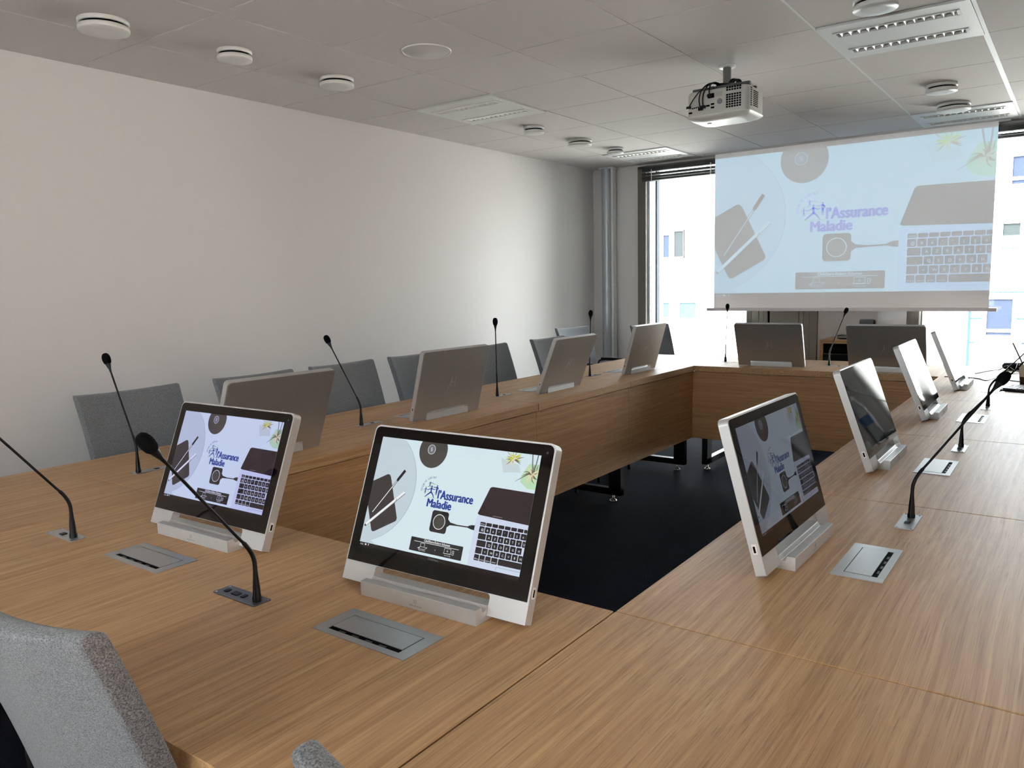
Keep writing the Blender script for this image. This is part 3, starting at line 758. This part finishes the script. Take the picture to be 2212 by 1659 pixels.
# ================================================================= TABLES
TZ = 0.74; TT = 0.038
XL0, XL1, XR0, XR1 = 1.24, 1.9175, 3.399, 4.0765
YN0, YN1, YF0, YF1 = 0.498, 1.175, 5.03, 5.706
def table_module(x0, x1, y0, y1, panel, legs, label, ext=(0, 0)):
    cx, cy = (x0+x1)/2, (y0+y1)/2
    r = empty('conference_table_module', (cx, cy, 0), label, 'table', 'oak modules of the conference table ring')
    g = 0.0015
    f = MB(); f.box((x0+g-cx, y0+g-cy, TZ-TT), (x1-g-cx, y1-g-cy, TZ), WY); f.build('tabletop', r, 0.0012, 1)
    if panel:
        f = MB()
        if panel == 'E': a, b, m = (x1-0.036, y0+0.001-ext[0]), (x1-0.016, y1-0.001+ext[1]), WYP
        if panel == 'W': a, b, m = (x0+0.016, y0+0.001-ext[0]), (x0+0.036, y1-0.001+ext[1]), WYP
        if panel == 'S': a, b, m = (x0-0.034, y0+0.0165), (x1+0.034, y0+0.0365), WX
        if panel == 'N': a, b, m = (x0-0.034, y1-0.0365), (x1+0.034, y1-0.0165), WX
        f.box((a[0]-cx, a[1]-cy, 0.235), (b[0]-cx, b[1]-cy, TZ-TT-0.004), m); f.build('front_panel', r, 0.001, 1)
    for axis, pos in legs:
        f = MB()
        if axis == 'y':   # frame across the table, running in X at y = pos
            a, b = x0+0.08-cx, x1-0.05-cx; p = pos-cy
            for q in (a, b-0.08): f.box((q, p-0.02, 0.045), (q+0.08, p+0.02, TZ-TT-0.002), BLKM)
            f.box((a, p-0.02, 0.045), (b, p+0.02, 0.085), BLKM)
            gl = [(a+0.05, p), (b-0.06, p)]
        else:
            a, b = y0+0.05-cy, y1-0.08-cy; p = pos-cx
            for q in (a, b-0.08): f.box((p-0.02, q, 0.045), (p+0.02, q+0.08, TZ-TT-0.002), BLKM)
            f.box((p-0.02, a, 0.045), (p+0.02, b, 0.085), BLKM)
            gl = [(p, a+0.05), (p, b-0.06)]
        lg = f.build('leg_frame', r)
        for gx, gy in gl:
            f = MB(); f.lathe([(0.022, 0.0), (0.024, 0.006), (0.02, 0.014), (0.008, 0.018), (0.008, 0.046)], CHR, n=20, M=Matrix.Translation((gx, gy, 0)))
            f.build('levelling_foot', lg)
SE = [YN1, 2.148, 3.13, 4.10, YF0]
table_module(XL0, XL1, YN0, YN1, None, [], 'oak corner table section at the left end of the near row')
table_module(XL1, XR0, YN0, YN1, 'N', [('x', XL1+0.05), ('x', XR0-0.05)], 'nearest long oak table section under the two lit monitors')
table_module(XR0, XR1, YN0, YN1, None, [('y', 0.56)], 'oak corner table section at bottom right, below the floor opening')
nm = ['first', 'second', 'third', 'fourth']
for k in range(4):
    table_module(XL0, XL1, SE[k], SE[k+1], 'E', [('y', SE[k+1]-0.022)], nm[k]+' oak table section from the front along the white wall', ext=(0.0168 if k == 0 else 0, 0.0168 if k == 3 else 0))
    table_module(XR0, XR1, SE[k], SE[k+1], 'W', [('y', SE[k+1]-0.022)], nm[k]+' oak table section from the front along the right side', ext=(0.0168 if k == 0 else 0, 0.0168 if k == 3 else 0))
table_module(XL0, XL1, YF0, YF1, None, [], 'oak corner table section at the far left by the window')
table_module(XL1, XR0, YF0, YF1, 'S', [('x', XL1+0.06), ('x', XR0-0.05)], 'far long oak table section below the projection screen')
table_module(XR0, XR1, YF0, YF1, None, [('y', YF1-0.06)], 'oak corner table section at the far right')

# ================================================================= MONITORS
MW, MH, MT = 0.433, 0.313, 0.021
def make_monitor(tilt, slide=None):
    r = empty('conference_monitor', (0, 0, TZ))
    T = Matrix.Translation((0, 0, 0.0092)) @ Matrix.Rotation(-tilt, 4, 'X')
    hw = MW/2; nw = 0.1365; nh = 0.037
    rr_ = 0.013
    pts = []
    for k in range(7):
        a = math.radians(90*k/6); pts.append((hw-rr_+rr_*math.cos(a), MH-rr_+rr_*math.sin(a)))
    for k in range(7):
        a = math.radians(90+90*k/6); pts.append((-hw+rr_+rr_*math.cos(a), MH-rr_+rr_*math.sin(a)))
    pts += [(-hw, 0), (-nw, 0), (-nw, nh-0.004), (-nw+0.004, nh), (nw-0.004, nh), (nw, nh-0.004), (nw, 0), (hw, 0)]
    f = MB(); f.prism([(x, 0, z) for x, z in pts], (0, MT, 0), ALUF, M=T)
    f.build('housing', r, 0.0022, 2)
    # aluminium back skin, slightly inset
    f = MB()
    p2 = [(x*0.985, 0.0055+z*0.978 if z > 0.2 else z+ (0.003 if z < 0.01 else 0)) for x, z in pts]
    f.prism([(x, MT-0.0005, z) for x, z in p2], (0, 0.0014, 0), ALUB, M=T); bk = f.build('back_cover', r)
    lg = MB()
    lm = mat('engraved_line', (226, 222, 214), 0.4, 0.6)
    for a, b in (((-0.022, -0.034), (-0.006, 0.004)), ((-0.006, 0.016), (-0.006, -0.02)), ((0.012, 0.016), (0.012, -0.02)), ((-0.006, -0.004), (0.004, -0.004))):
        A = Vector((a[0], b[0])) if False else Vector(a); B = Vector(b); d = (B-A).normalized(); n_ = Vector((-d.y, d.x))*0.0006
        q = [p*1.35 for p in (A+n_, B+n_, B-n_, A-n_)]
        lg.prism([(-p.x, MT+0.0008, 0.165+p.y) for p in q], (0, 0.0004, 0), lm, M=T)
    lg.build('engraved_monogram', bk)
    f = MB(); gx = hw-0.0035; gz0 = MH*0.119+0.0005; gz1 = MH-0.0035; rg = 0.011
    gp = [(gx, gz0)]
    for k in range(7): a = math.radians(90*k/6); gp.append((gx-rg+rg*math.cos(a), gz1-rg+rg*math.sin(a)))
    for k in range(7): a = math.radians(90+90*k/6); gp.append((-gx+rg+rg*math.cos(a), gz1-rg+rg*math.sin(a)))
    gp += [(-gx, gz0)]
    f.prism([(x, -0.0012, z) for x, z in gp], (0, 0.002, 0), GLS, M=T); g = f.build('glass_front', r)
    f = MB(); f.lathe([(0.0025, 0), (0.0025, 0.0002)], mat('camera_dot', (60, 62, 70), 0.1), n=14, M=T @ Matrix.Translation((hw-0.016, -0.0012, MH-0.018)) @ Matrix.Rotation(PI/2, 4, 'X')); f.build('camera_lens', g)
    if slide:
        o = bpy.data.objects.new('display_picture', slide); COL.objects.link(o); o.parent = r
        o.matrix_local = T @ Matrix.Translation((-hw+0.060*MW, -0.0014, MH*(1-0.757)))
    # usb port on the side
    for sd in (-1, 1):
        f = MB(); x = sd*hw
        f.box((x-0.0006, 0.0055, 0.044), (x+0.0006, 0.0145, 0.064), mat('port_rim', (228, 224, 220), 0.4), M=T); p_ = f.build('side_port', r)
        f = MB(); f.box((x-0.0009, 0.008, 0.047), (x+0.0009, 0.0125, 0.060), HOLE, M=T); f.build('port_slot', p_)
    # dock block
    f = MB(); dw = 0.1360
    f.prism([(-dw, y, z) for y, z in ((-0.030, 0.0), (0.028, 0.0), (0.028, 0.026), (0.004, 0.026), (-0.002, 0.018), (-0.010, 0.018), (-0.013, 0.028), (-0.030, 0.028))], (2*dw, 0, 0), ALU)
    dk = f.build('dock', r, 0.0008, 1)
    vs, fs = text_geo('ARTHUR HOLM', 0.0042, 1.0, 0, 'CENTER')
    f = MB(); gm = mat('grey_print', (96, 94, 92), 0.5)
    f.add([(v[0], -0.0302, 0.006+v[1]) for v in vs], fs, gm)
    for a, b in (((-0.0035, 0), (-0.0005, 0.006)), ((-0.0005, 0.0), (-0.0005, 0.0075)), ((0.0025, 0.0), (0.0025, 0.0075)), ((-0.0005, 0.0028), (0.001, 0.0028))):
        f.box((min(a[0], b[0])-0.0002, -0.0302, 0.012+a[1]), (min(a[0], b[0])+0.0003, -0.0300, 0.012+b[1]+0.0003), gm)
    f.build('dock_print', dk)
    return r
sw, sh = 0.877*MW/16, 0.681*MH/9
def lcd(key, k, tint): return slide_mesh('display_'+key, 0.00003, sw, sh, lambda n: slide_mats(n, key, 'lcd', k, tint=tint))
sA = lcd('front', 0.59, (1, 1, 1)); sB = lcd('cool', 0.49, (0.93, 0.90, 1.16)); sR = lcd('dim', 0.10, (1.0, 0.98, 1.10))
R_ = math.radians
prot = {}
def place_mon(x, y, rz, tilt, slide, label, skey):
    k = (round(tilt, 1), skey)
    if k not in prot:
        o = make_monitor(R_(tilt), slide); prot[k] = o
        o.location = (x, y, TZ); o.rotation_euler = (0, 0, rz); o['label'] = label
    else: o = copy_tree(prot[k], (x, y, TZ), rz, label)
    o['category'] = 'monitor'; o['group'] = 'monitors around the table'
place_mon(3.095, 1.013, 0.037, 22, sA, 'brightly lit monitor showing a logo slide, largest in the picture', 'A')
place_mon(2.393, 1.007, 0.028, 21.5, sB, 'lit monitor with a bluish slide, behind the leaning microphone at left', 'B')
place_mon(3.581, 1.672, PI/2-0.018, 15.5, sR, 'nearest monitor on the right table, dim slide under reflections', 'R')
place_mon(3.572, 2.655, PI/2, 19.5, None, 'second monitor on the right table, dark glass reflecting a water bottle', '')
place_mon(3.568, 3.655, PI/2+0.01, 22, None, 'third monitor on the right table, half bright reflection of the window', '')
place_mon(3.568, 4.632, PI/2, 22, None, 'farthest monitor on the right table, bright window reflection all over', '')
place_mon(1.750, 1.665, -PI/2-0.03, 22, None, 'monitor seen from behind with monogram, partly hidden by the bluish lit monitor', '')
place_mon(1.735, 2.631, -PI/2-0.036, 15.5, None, 'monitor seen from behind on the left table, fully visible middle one', 'n')
place_mon(1.729, 3.589, -PI/2+0.015, 22, None, 'monitor seen from behind on the left table, in front of the far chairs', '')
place_mon(1.733, 4.545, -PI/2, 15.5, None, 'farthest monitor on the left table, beside the left window', 'n')
place_mon(2.390, 5.210, PI+0.056, 24, None, 'left monitor on the far table, its back toward the camera', '')
place_mon(3.105, 5.165, PI+0.019, 24, None, 'right monitor on the far table, in front of the wooden cabinet', '')

# ================================================================= TABLE HUBS
def make_hub(m):
    r = empty('table_power_hub', (0, 0, TZ))
    W, D = 0.216, 0.096
    f = MB()
    # flat frame around the opening
    ox0, ox1, oy0, oy1 = -0.084, 0.084, -0.034, 0.028
    f.box((-W/2, -D/2, 0), (W/2, oy0, 0.0016), m); f.box((-W/2, oy1, 0), (W/2, D/2, 0.0016), m)
    f.box((-W/2, oy0, 0), (ox0, oy1, 0.0016), m); f.box((ox1, oy0, 0), (W/2, oy1, 0.0016), m)
    f.build('frame', r)
    f = MB(); f.box((ox0, oy0, 0.0001), (ox1, oy1, 0.0005), HOLE)
    for k in range(4): f.box((-0.06+k*0.032, oy0+0.002, 0.0004), (-0.044+k*0.032, oy0+0.006, 0.0009), mat('socket_grey', (38, 38, 38), 0.4))
    f.build('socket_well', r)
    f = MB(); f.box((ox0+0.0016, oy0+0.0105, 0.0004), (ox1-0.0016, oy1-0.0016, 0.0022), m); f.build('lid', r, 0.0004, 1)
    return r
hub = make_hub(HUBM); first = True
for x, y, rz, l in ((3.106, 0.877, 0.0, 'steel flap hub in front of the brightly lit monitor'),
                    (2.407, 0.869, 0.0, 'steel flap hub in front of the bluish lit monitor'),
                    (3.716, 1.667, PI/2, 'nearest steel flap hub on the right table'),
                    (3.711, 2.634, PI/2, 'second steel flap hub on the right table'),
                    (3.710, 3.607, PI/2, 'third steel flap hub on the right table'),
                    (3.710, 4.56, PI/2, 'farthest steel flap hub on the right table, near the keyboard'),
                    (1.600, 1.65, -PI/2, 'steel flap hub behind the monogrammed monitor on the left table'),
                    (1.600, 2.60, -PI/2, 'steel flap hub behind the middle left-table monitor'),
                    (1.600, 3.56, -PI/2, 'steel flap hub behind the third left-table monitor'),
                    (1.600, 4.53, -PI/2, 'steel flap hub shining blue behind the farthest left-table monitor')):
    if first: hub.location = (x, y, TZ); hub.rotation_euler = (0, 0, rz); o = hub; o['label'] = l; first = False
    else: o = copy_tree(hub, (x, y, TZ), rz, l)
    o['category'] = 'table hub'; o['group'] = 'flap hubs set into the table'

# ================================================================= MICROPHONES
def smooth_path(pts, n=8):
    P = [Vector(p) for p in pts]; P = [P[0]*2-P[1]]+P+[P[-1]*2-P[-2]]; out = []
    for i in range(1, len(P)-2):
        for k in range(n):
            t = k/n; a, b, c, d = P[i-1:i+3]
            out.append(0.5*((2*b)+(c-a)*t+(2*a-5*b+4*c-d)*t*t+(3*b-a-3*c+d)*t**3))
    out.append(P[-2]); return out
def mic(bx, by, rz, plate_off, head, label, steel, bend=0.42, dark=False, three=False):
    """bx, by: stem base; plate long side along local X; head: world offset of the capsule"""
    r = empty('gooseneck_microphone', (bx, by, TZ), label, 'microphone', 'gooseneck microphones round the table', rz)
    f = MB(); f.prism([(x, y, 0) for x, y in rrect(0.130, 0.040, 0.004, cx=plate_off)], (0, 0, 0.0018), steel); pl = f.build('base_plate', r)
    f = MB()
    bxs = [(-0.028, 0.010), (0.0, 0.020), (0.025, 0.010)] if three else [(0.0, 0.016)]
    for q, w_ in bxs: f.prism([(x, y, 0.0018) for x, y in rrect(w_, 0.013, 0.002, cx=plate_off*1.35+q)], (0, 0, 0.0014), BLK)
    f.build('button', pl)
    f = MB()
    for sx_ in (-0.06, 0.06):
        for sy_ in (-0.015, 0.015): f.lathe([(0.0022, 0.0018), (0.0016, 0.0026)], CHR, n=10, M=Matrix.Translation((plate_off+sx_, sy_, 0)))
    f.build('screws', pl)
    H = Matrix.Rotation(-rz, 3, 'Z') @ Vector(head)
    f = MB(); f.lathe([(0.0085, 0.0015), (0.009, 0.008), (0.0075, 0.014), (0.0068, 0.03), (0.0050, 0.05), (0.0042, 0.062)], BLK, n=16); f.build('socket_sleeve', r)
    hx, hy, hz = H
    horiz = Vector((hx, hy, 0))
    zb = 0.115 if horiz.length > 0.03 else 0.1
    K = horiz*0.07+Vector((0, 0, 0.108)); HH = Vector((hx, hy, hz))
    p = [(0, 0, 0.055), tuple(horiz*0.008+Vector((0, 0, 0.083))), tuple(K), tuple(K+(HH-K)*0.14), tuple(K+(HH-K)*0.5), (hx, hy, hz)]
    sp = smooth_path(p, 7); n = len(sp)
    rad = [0.0042 if k < n*0.5 else 0.0029 for k in range(n)]
    f = MB(); f.tube(sp, rad, BLK, n=10); f.build('gooseneck', r)
    d = (sp[-1]-sp[-4]).normalized()
    MM = Matrix.Translation(sp[-1]) @ d.to_track_quat('Z', 'Y').to_matrix().to_4x4()
    f = MB(); f.lathe([(0.003, -0.03), (0.0042, -0.018), (0.0078, -0.004), (0.0085, 0.004)], BLK, n=16, M=MM); f.build('capsule_holder', r)
    f = MB(); f.lathe([(0.0085, 0.0), (0.0118, 0.006), (0.0133, 0.016), (0.0132, 0.024), (0.0110, 0.032), (0.0070, 0.037), (0.002, 0.0385)], FOAM, n=22, M=MM); f.build('windscreen', r)
mic(2.819, 0.848, 0.0, -0.048, (-0.020, -0.165, 0.318), 'nearest microphone, leaning left across the bluish lit monitor', DARKST, three=True)
mic(2.113, 0.843, 0.0, -0.038, (-0.035, -0.165, 0.318), 'microphone at the left edge whose head is outside the picture', HUBM)
mic(1.590, 1.290, PI/2, 0.046, (-0.135, 0.0, 0.350), 'microphone in front of the first grey chair on the left table', HUBM)
mic(1.596, 2.262, PI/2, 0.046, (-0.155, -0.02, 0.348), 'left-leaning microphone beside the monogrammed monitor', HUBM)
mic(1.594, 3.222, PI/2, 0.046, (-0.004, 0.003, 0.372), 'upright microphone beside the middle left-table monitor', HUBM)
mic(1.580, 4.200, PI/2, 0.046, (0.004, 0.01, 0.372), 'upright microphone between the third and farthest left-table monitors', HUBM)
mic(2.010, 5.367, PI, -0.046, (0.010, 0.0, 0.372), 'microphone in the glare of the left window on the far table', HUBM)
mic(2.714, 5.371, PI, -0.046, (0.090, 0.0, 0.345), 'microphone between the two far monitors', HUBM)
mic(3.737, 2.035, PI/2, -0.036, (0.150, 0.20, 0.312), 'nearest microphone on the right table, leaning right', HUBM)
mic(3.737, 2.985, PI/2, -0.030, (0.180, 0.16, 0.310), 'second microphone on the right table, head outside the picture', HUBM)
mic(3.732, 3.960, PI/2, -0.030, (0.185, 0.13, 0.310), 'third microphone on the right table, seen behind the others', HUBM)

# ================================================================= CHAIRS
def make_chair():
    """local frame: sitter faces +Y, origin on the floor under the seat"""
    r = empty('meeting_chair', (0, 0, 0))
    W, zb, zt = 0.42, 0.50, 0.945
    us = [-1, -0.97, -0.8, -0.5, -0.2, 0.2, 0.5, 0.8, 0.97, 1]; ts = [0, 0.03, 0.25, 0.5, 0.75, 0.97, 1]
    def bp_(u, t, side):
        z = zb+(zt-zb)*t
        wv = W/2*(0.93+0.07*t)
        x = u*wv
        y = -0.205-0.135*t+0.035*(u*u)+0.012*math.sin(t*PI)
        thick = 0.016+0.008*(1-abs(u))+0.004*(1-t)
        z -= 0.010*(1-u*u)*(1 if t > 0.9 else 0)
        return Vector((x, y+side*thick, z))
    vs = []; fs = []; nu, nt_ = len(us), len(ts)
    for side in (-1, 1):
        for t in ts:
            for u in us: vs.append(bp_(u, t, side))
    idx = lambda s_, j, i: s_*nu*nt_+j*nu+i
    for j in range(nt_-1):
        for i in range(nu-1):
            fs.append((idx(0, j, i), idx(0, j, i+1), idx(0, j+1, i+1), idx(0, j+1, i)))
            fs.append((idx(1, j, i), idx(1, j+1, i), idx(1, j+1, i+1), idx(1, j, i+1)))
    for i in range(nu-1):
        fs.append((idx(0, 0, i), idx(1, 0, i), idx(1, 0, i+1), idx(0, 0, i+1))); j = nt_-1
        fs.append((idx(0, j, i), idx(0, j, i+1), idx(1, j, i+1), idx(1, j, i)))
    for j in range(nt_-1):
        fs.append((idx(0, j, 0), idx(0, j+1, 0), idx(1, j+1, 0), idx(1, j, 0))); i = nu-1
        fs.append((idx(0, j, i), idx(1, j, i), idx(1, j+1, i), idx(0, j+1, i)))
    f = MB(); f.add(vs, fs, FAB, True); f.build('backrest', r, sub=2)
    f = MB()
    hs = []
    for z, ins in ((0.42, 0.02), (0.428, 0.004), (0.46, 0.0), (0.474, 0.008), (0.480, 0.03)):
        hs.append([(x, y, z) for x, y in rrect(0.44-2*ins, 0.43-2*ins, 0.05, n=5, cy=0.03)])
    n = len(hs[0]); vv = [p for h in hs for p in h]
    f.add(vv, [(a*n+k, a*n+(k+1) % n, (a+1)*n+(k+1) % n, (a+1)*n+k) for a in range(len(hs)-1) for k in range(n)], FAB, True)
    f.add(hs[0], [list(range(n))[::-1]], FAB); f.add(hs[-1], [list(range(n))], FAB)
    f.build('seat', r)
    for sx_ in (-1, 1):
        f = MB(); X = sx_*0.232
        f.tube(smooth_path([(X*0.86, -0.205, 0.46), (X, -0.20, 0.56), (X, -0.18, 0.645), (X, 0.0, 0.655), (X, 0.14, 0.650), (X, 0.17, 0.60), (X*0.9, 0.18, 0.44)], 5), 0.0095, BLK, n=8)
        a = f.build('armrest', r)
        f = MB(); f.box((X-0.022, -0.16, 0.657), (X+0.022, 0.13, 0.672), BLK); f.build('arm_pad', a, 0.005)
        f = MB()
        f.tube(smooth_path([(X*0.86, 0.16, 0.425), (X*0.9, 0.2, 0.22), (X*0.92, 0.22, 0.012)], 4), 0.0105, BLKM, n=8); f.build('leg', r)
        f = MB()
        f.tube(smooth_path([(X*0.86, -0.12, 0.425), (X*0.9, -0.2, 0.22), (X*0.92, -0.25, 0.012)], 4), 0.0105, BLKM, n=8); f.build('leg', r)
    return r
ch0 = make_chair(); used = []
def place_chair(x, y, rz, label):
    if not used: o = ch0; o.location = (x, y, 0); o.rotation_euler = (0, 0, rz); o['label'] = label; used.append(1)
    else: o = copy_tree(ch0, (x, y, 0), rz, label)
    o['category'] = 'chair'; o['group'] = 'grey fabric meeting chairs'
FX = -PI/2   # facing +X
place_chair(2.95, 0.69, 0.03, 'large grey fabric chair in the bottom left corner of the picture')
place_chair(3.735, 0.695, 0.02, 'grey chair of which only a rounded corner shows at the bottom edge')
cx0 = 1.31
for y, rz, l in ((0.86, FX, 'grey chair cut by the left edge, black armrest showing'),
                 (1.585, FX, 'first full grey chair along the white wall'),
                 (2.17, FX, 'grey chair behind the monogrammed monitor'),
                 (2.695, FX, 'grey chair behind the left-leaning microphone'),
                 (3.235, FX, 'grey chair whose left half shows beside the middle left-table monitor'),
                 (3.89, FX, 'grey chair right of the middle left-table monitor'),
                 (4.60, FX, 'grey chair partly behind the third left-table monitor')):
    place_chair(cx0, y, rz, l)
place_chair(0.80, 5.70, FX-0.15, 'grey chair standing apart near the far left corner')
place_chair(1.26, 6.13, PI+1.15, 'bluish grey chair beside the left window behind the farthest monitor')

for y, l in ((3.62, 'grey chair on the right side, beside the third right monitor'), (4.62, 'farthest grey chair on the right side of the table')):
    place_chair(4.30, y, PI/2, l)

# ================================================================= FAR CABINET AND DEVICES
OAKX = wood('oak_cabinet', 0, (176, 138, 98), (206, 172, 130), (130, 98, 66), rough=0.5, shift=8)
cb = empty('oak_cabinet', (2.68, 6.74, 0), 'low oak cabinet with black front below the screen', 'cabinet')
f = MB()
f.box((-0.34, -0.17, 0.79), (0.34, 0.17, 0.82), OAKX); f.box((-0.34, -0.17, 0.04), (-0.315, 0.17, 0.79), OAKX); f.box((0.315, -0.17, 0.04), (0.34, 0.17, 0.79), OAKX)
f.box((-0.34, -0.17, 0.0), (0.34, 0.17, 0.04), OAKX); f.box((-0.315, 0.15, 0.04), (0.315, 0.165, 0.79), HOLE)
f.build('carcass', cb, 0.001, 1)
f = MB(); f.box((-0.313, -0.160, 0.05), (0.313, -0.150, 0.70), mat('black_cloth', (14, 14, 16), 0.9)); f.build('front_cloth', cb)
f = MB(); f.box((-0.313, -0.163, 0.702), (0.313, -0.145, 0.708), mat('shelf_edge', (60, 58, 56), 0.5)); f.build('shelf_edge', cb)
f = MB(); f.box((-0.313, -0.155, 0.71), (0.313, -0.148, 0.788), HOLE); f.build('open_shelf_back', cb)
cd = empty('video_codec', (2.53, 6.70, 0.82), 'small flat black video device on top of the oak cabinet', 'video device')
f = MB(); f.box((-0.075, -0.06, 0.004), (0.075, 0.06, 0.034), mat('device_grey', (60, 60, 62), 0.4)); f.build('case', cd, 0.004)
f = MB(); f.box((-0.07, -0.061, 0.016), (0.07, -0.060, 0.022), CHR); f.build('silver_strip', cd)
f = MB(); f.box((-0.06, -0.05, 0), (0.06, 0.05, 0.004), BLK); f.build('feet', cd)
vc = empty('conference_camera', (2.66, 6.76, 0.82), 'cylindrical grey conference camera on the oak cabinet', 'camera')
f = MB(); f.box((-0.05, -0.04, 0), (0.05, 0.05, 0.012), BLK); f.lathe([(0.012, 0.01), (0.012, 0.1)], BLK, n=16); f.build('stand', vc)
MX = Matrix.Translation((-0.005, 0, 0.128)) @ Matrix.Rotation(PI/2, 4, 'Y')
f = MB(); f.lathe([(0.026, -0.055), (0.031, -0.05), (0.031, 0.04), (0.027, 0.048)], mat('camera_grey', (96, 96, 98), 0.4, 0.3), n=28, M=MX); f.build('camera_body', vc)
f = MB(); f.lathe([(0.024, 0.044), (0.026, 0.056), (0.019, 0.058), (0.014, 0.05)], BLK, n=24, M=MX); f.build('camera_lens', vc)

# ================================================================= THINGS AT THE RIGHT END
def cable(name, pts, rad, label, zoff=0.0, m=None):
    f = MB(); P = [(x, y, TZ+rad+z) for x, y, z in pts]
    c = sum((Vector(p) for p in P), Vector())/len(P)
    f.tube([p-Vector((c.x, c.y, TZ)) for p in smooth_path(P, 8)], rad, m or BLK, n=6)
    o = f.build(name); o.location = (c.x, c.y, TZ); tag(o, label, 'cable', 'thin cables lying on the right table'); return o
cable('thin_cable', [(3.50, 4.98, 0), (3.54, 5.02, 0.0), (3.60, 5.0, 0), (3.64, 4.93, 0), (3.67, 5.05, 0.0), (3.70, 5.25, 0.02), (3.74, 5.32, 0), (3.80, 5.38, 0), (3.9, 5.42, 0)], 0.0022, 'thin black cable running right from behind the farthest monitor')
cable('thin_cable', [(3.56, 5.25, 0), (3.61, 5.42, 0), (3.66, 5.52, 0.0), (3.70, 5.47, 0.03), (3.74, 5.43, 0.01), (3.80, 5.45, 0), (3.9, 5.47, 0)], 0.0022, 'thin cable looping toward the black pouch')
cable('thin_cable', [(3.68, 5.10, 0.0), (3.70, 5.32, 0.015), (3.73, 5.42, 0.05), (3.755, 5.38, 0.06), (3.75, 5.25, 0.02), (3.72, 5.1, 0), (3.76, 4.97, 0), (3.9, 4.93, 0)], 0.0022, 'looped cable rising in a small coil by the pouch')
cable('thin_cable', [(3.46, 5.30, 0), (3.47, 5.16, 0.0), (3.49, 5.06, 0), (3.43, 5.02, 0)], 0.0022, 'short cable behind the base of the farthest monitor')
f = MB()
prof = [(0.012, -0.13), (0.030, -0.12), (0.036, -0.09), (0.036, 0.09), (0.030, 0.12), (0.012, 0.13)]
f.lathe(prof, mat('black_pouch', (16, 15, 24), 0.7), n=24, M=Matrix.Scale(0.62, 4, (0, 0, 1)) @ Matrix.Rotation(PI/2, 4, 'Y'))
o = f.build('pencil_pouch'); o.location = (3.80, 5.56, TZ+0.0225); tag(o, 'black tubular pouch lying at the right edge of the table', 'pouch')
kb = empty('black_keyboard', (3.90, 4.56, TZ), 'thin black keyboard at the right edge, below the cup', 'keyboard', rz=-0.25)
f = MB(); f.prism([(-0.15, y, z) for y, z in ((-0.07, 0), (0.07, 0), (0.07, 0.016), (-0.07, 0.008))], (0.32, 0, 0), BLK); f.build('base', kb, 0.002)
f = MB()
for a in range(15):
    for b in range(5): f.box((-0.144+a*0.0205, -0.06+b*0.025, 0.009+b*0.0014), (-0.127+a*0.0205, -0.040+b*0.025, 0.0155+b*0.0014), mat('key_black', (30, 30, 32), 0.35))
f.build('keys', kb)
cp = empty('paper_cup', (3.826, 4.86, TZ), 'beige and dark brown cup at the right edge of the picture', 'cup')
MC = Matrix.Identity(4)
f = MB(); f.lathe([(0.026, 0.0), (0.030, 0.040)], mat('cup_brown', (44, 24, 20), 0.5), n=32); f.build('lower_band', cp)
f = MB(); f.lathe([(0.0302, 0.040), (0.035, 0.098), (0.036, 0.1), (0.034, 0.1), (0.030, 0.05)], mat('cup_beige', (214, 205, 184), 0.6), n=32); f.build('cup_wall', cp)
lp = empty('laptop_computer', (3.838, 5.165, TZ), 'dark laptop whose tilted screen edge shows at the far right', 'laptop', rz=PI/2)
f = MB(); f.box((-0.16, -0.22, 0.0), (0.16, 0.0, 0.016), mat('laptop_grey', (92, 92, 96), 0.4, 0.3)); f.build('laptop_base', lp, 0.003)
TL = Matrix.Translation((0, 0.0, 0.014)) @ Matrix.Rotation(R_(-24), 4, 'X')
f = MB(); f.box((-0.16, 0.0, 0.0), (0.16, 0.007, 0.21), MATS['laptop_grey'], M=TL); sc = f.build('laptop_lid', lp, 0.002)
f = MB(); f.box((-0.152, -0.0008, 0.008), (0.152, 0.0, 0.202), GLS, M=TL); f.build('laptop_screen', sc)
# water bottle seen mirrored in the second right-hand monitor
bt = empty('water_bottle', (3.955, 4.16, TZ), 'clear plastic water bottle with a blue label, mirrored in the second right-hand monitor', 'bottle')
BG = glassy('bottle_plastic', (0.86, 0.92, 0.95)); WAT = glassy('bottle_water', (0.80, 0.90, 0.96))
f = MB()
prof = [(0.026, 0.0), (0.031, 0.004)]
for k in range(9): prof += [(0.032, 0.012+k*0.018), (0.030, 0.021+k*0.018)]
prof += [(0.032, 0.185), (0.028, 0.21), (0.016, 0.24), (0.0125, 0.25), (0.0125, 0.262)]
f.lathe(prof, BG, n=36); f.build('bottle_body', bt)
f = MB(); f.lathe([(0.0332, 0.105), (0.0332, 0.155)], mat('label_blue', (52, 104, 150), 0.4), n=36, caps=False); f.build('paper_label', bt)
f = MB(); f.lathe([(0.0145, 0.25), (0.0145, 0.268), (0.013, 0.270)], WHTG, n=24); f.build('cap', bt)
cp2 = empty('coffee_cup', (3.975, 3.90, TZ), 'small white cup mirrored at the foot of the second right-hand monitor', 'cup')
f = MB(); f.lathe([(0.018, 0.0), (0.028, 0.025), (0.031, 0.05), (0.0295, 0.05), (0.026, 0.025), (0.015, 0.006)], WHTG, n=32); f.build('cup_wall', cp2)
f = MB(); f.tube([(0.028+0.012*math.sin(a), 0, 0.03+0.014*math.cos(a)) for a in [PI*k/8 for k in range(9)]], 0.003, WHTG, n=8); f.build('cup_handle', cp2)
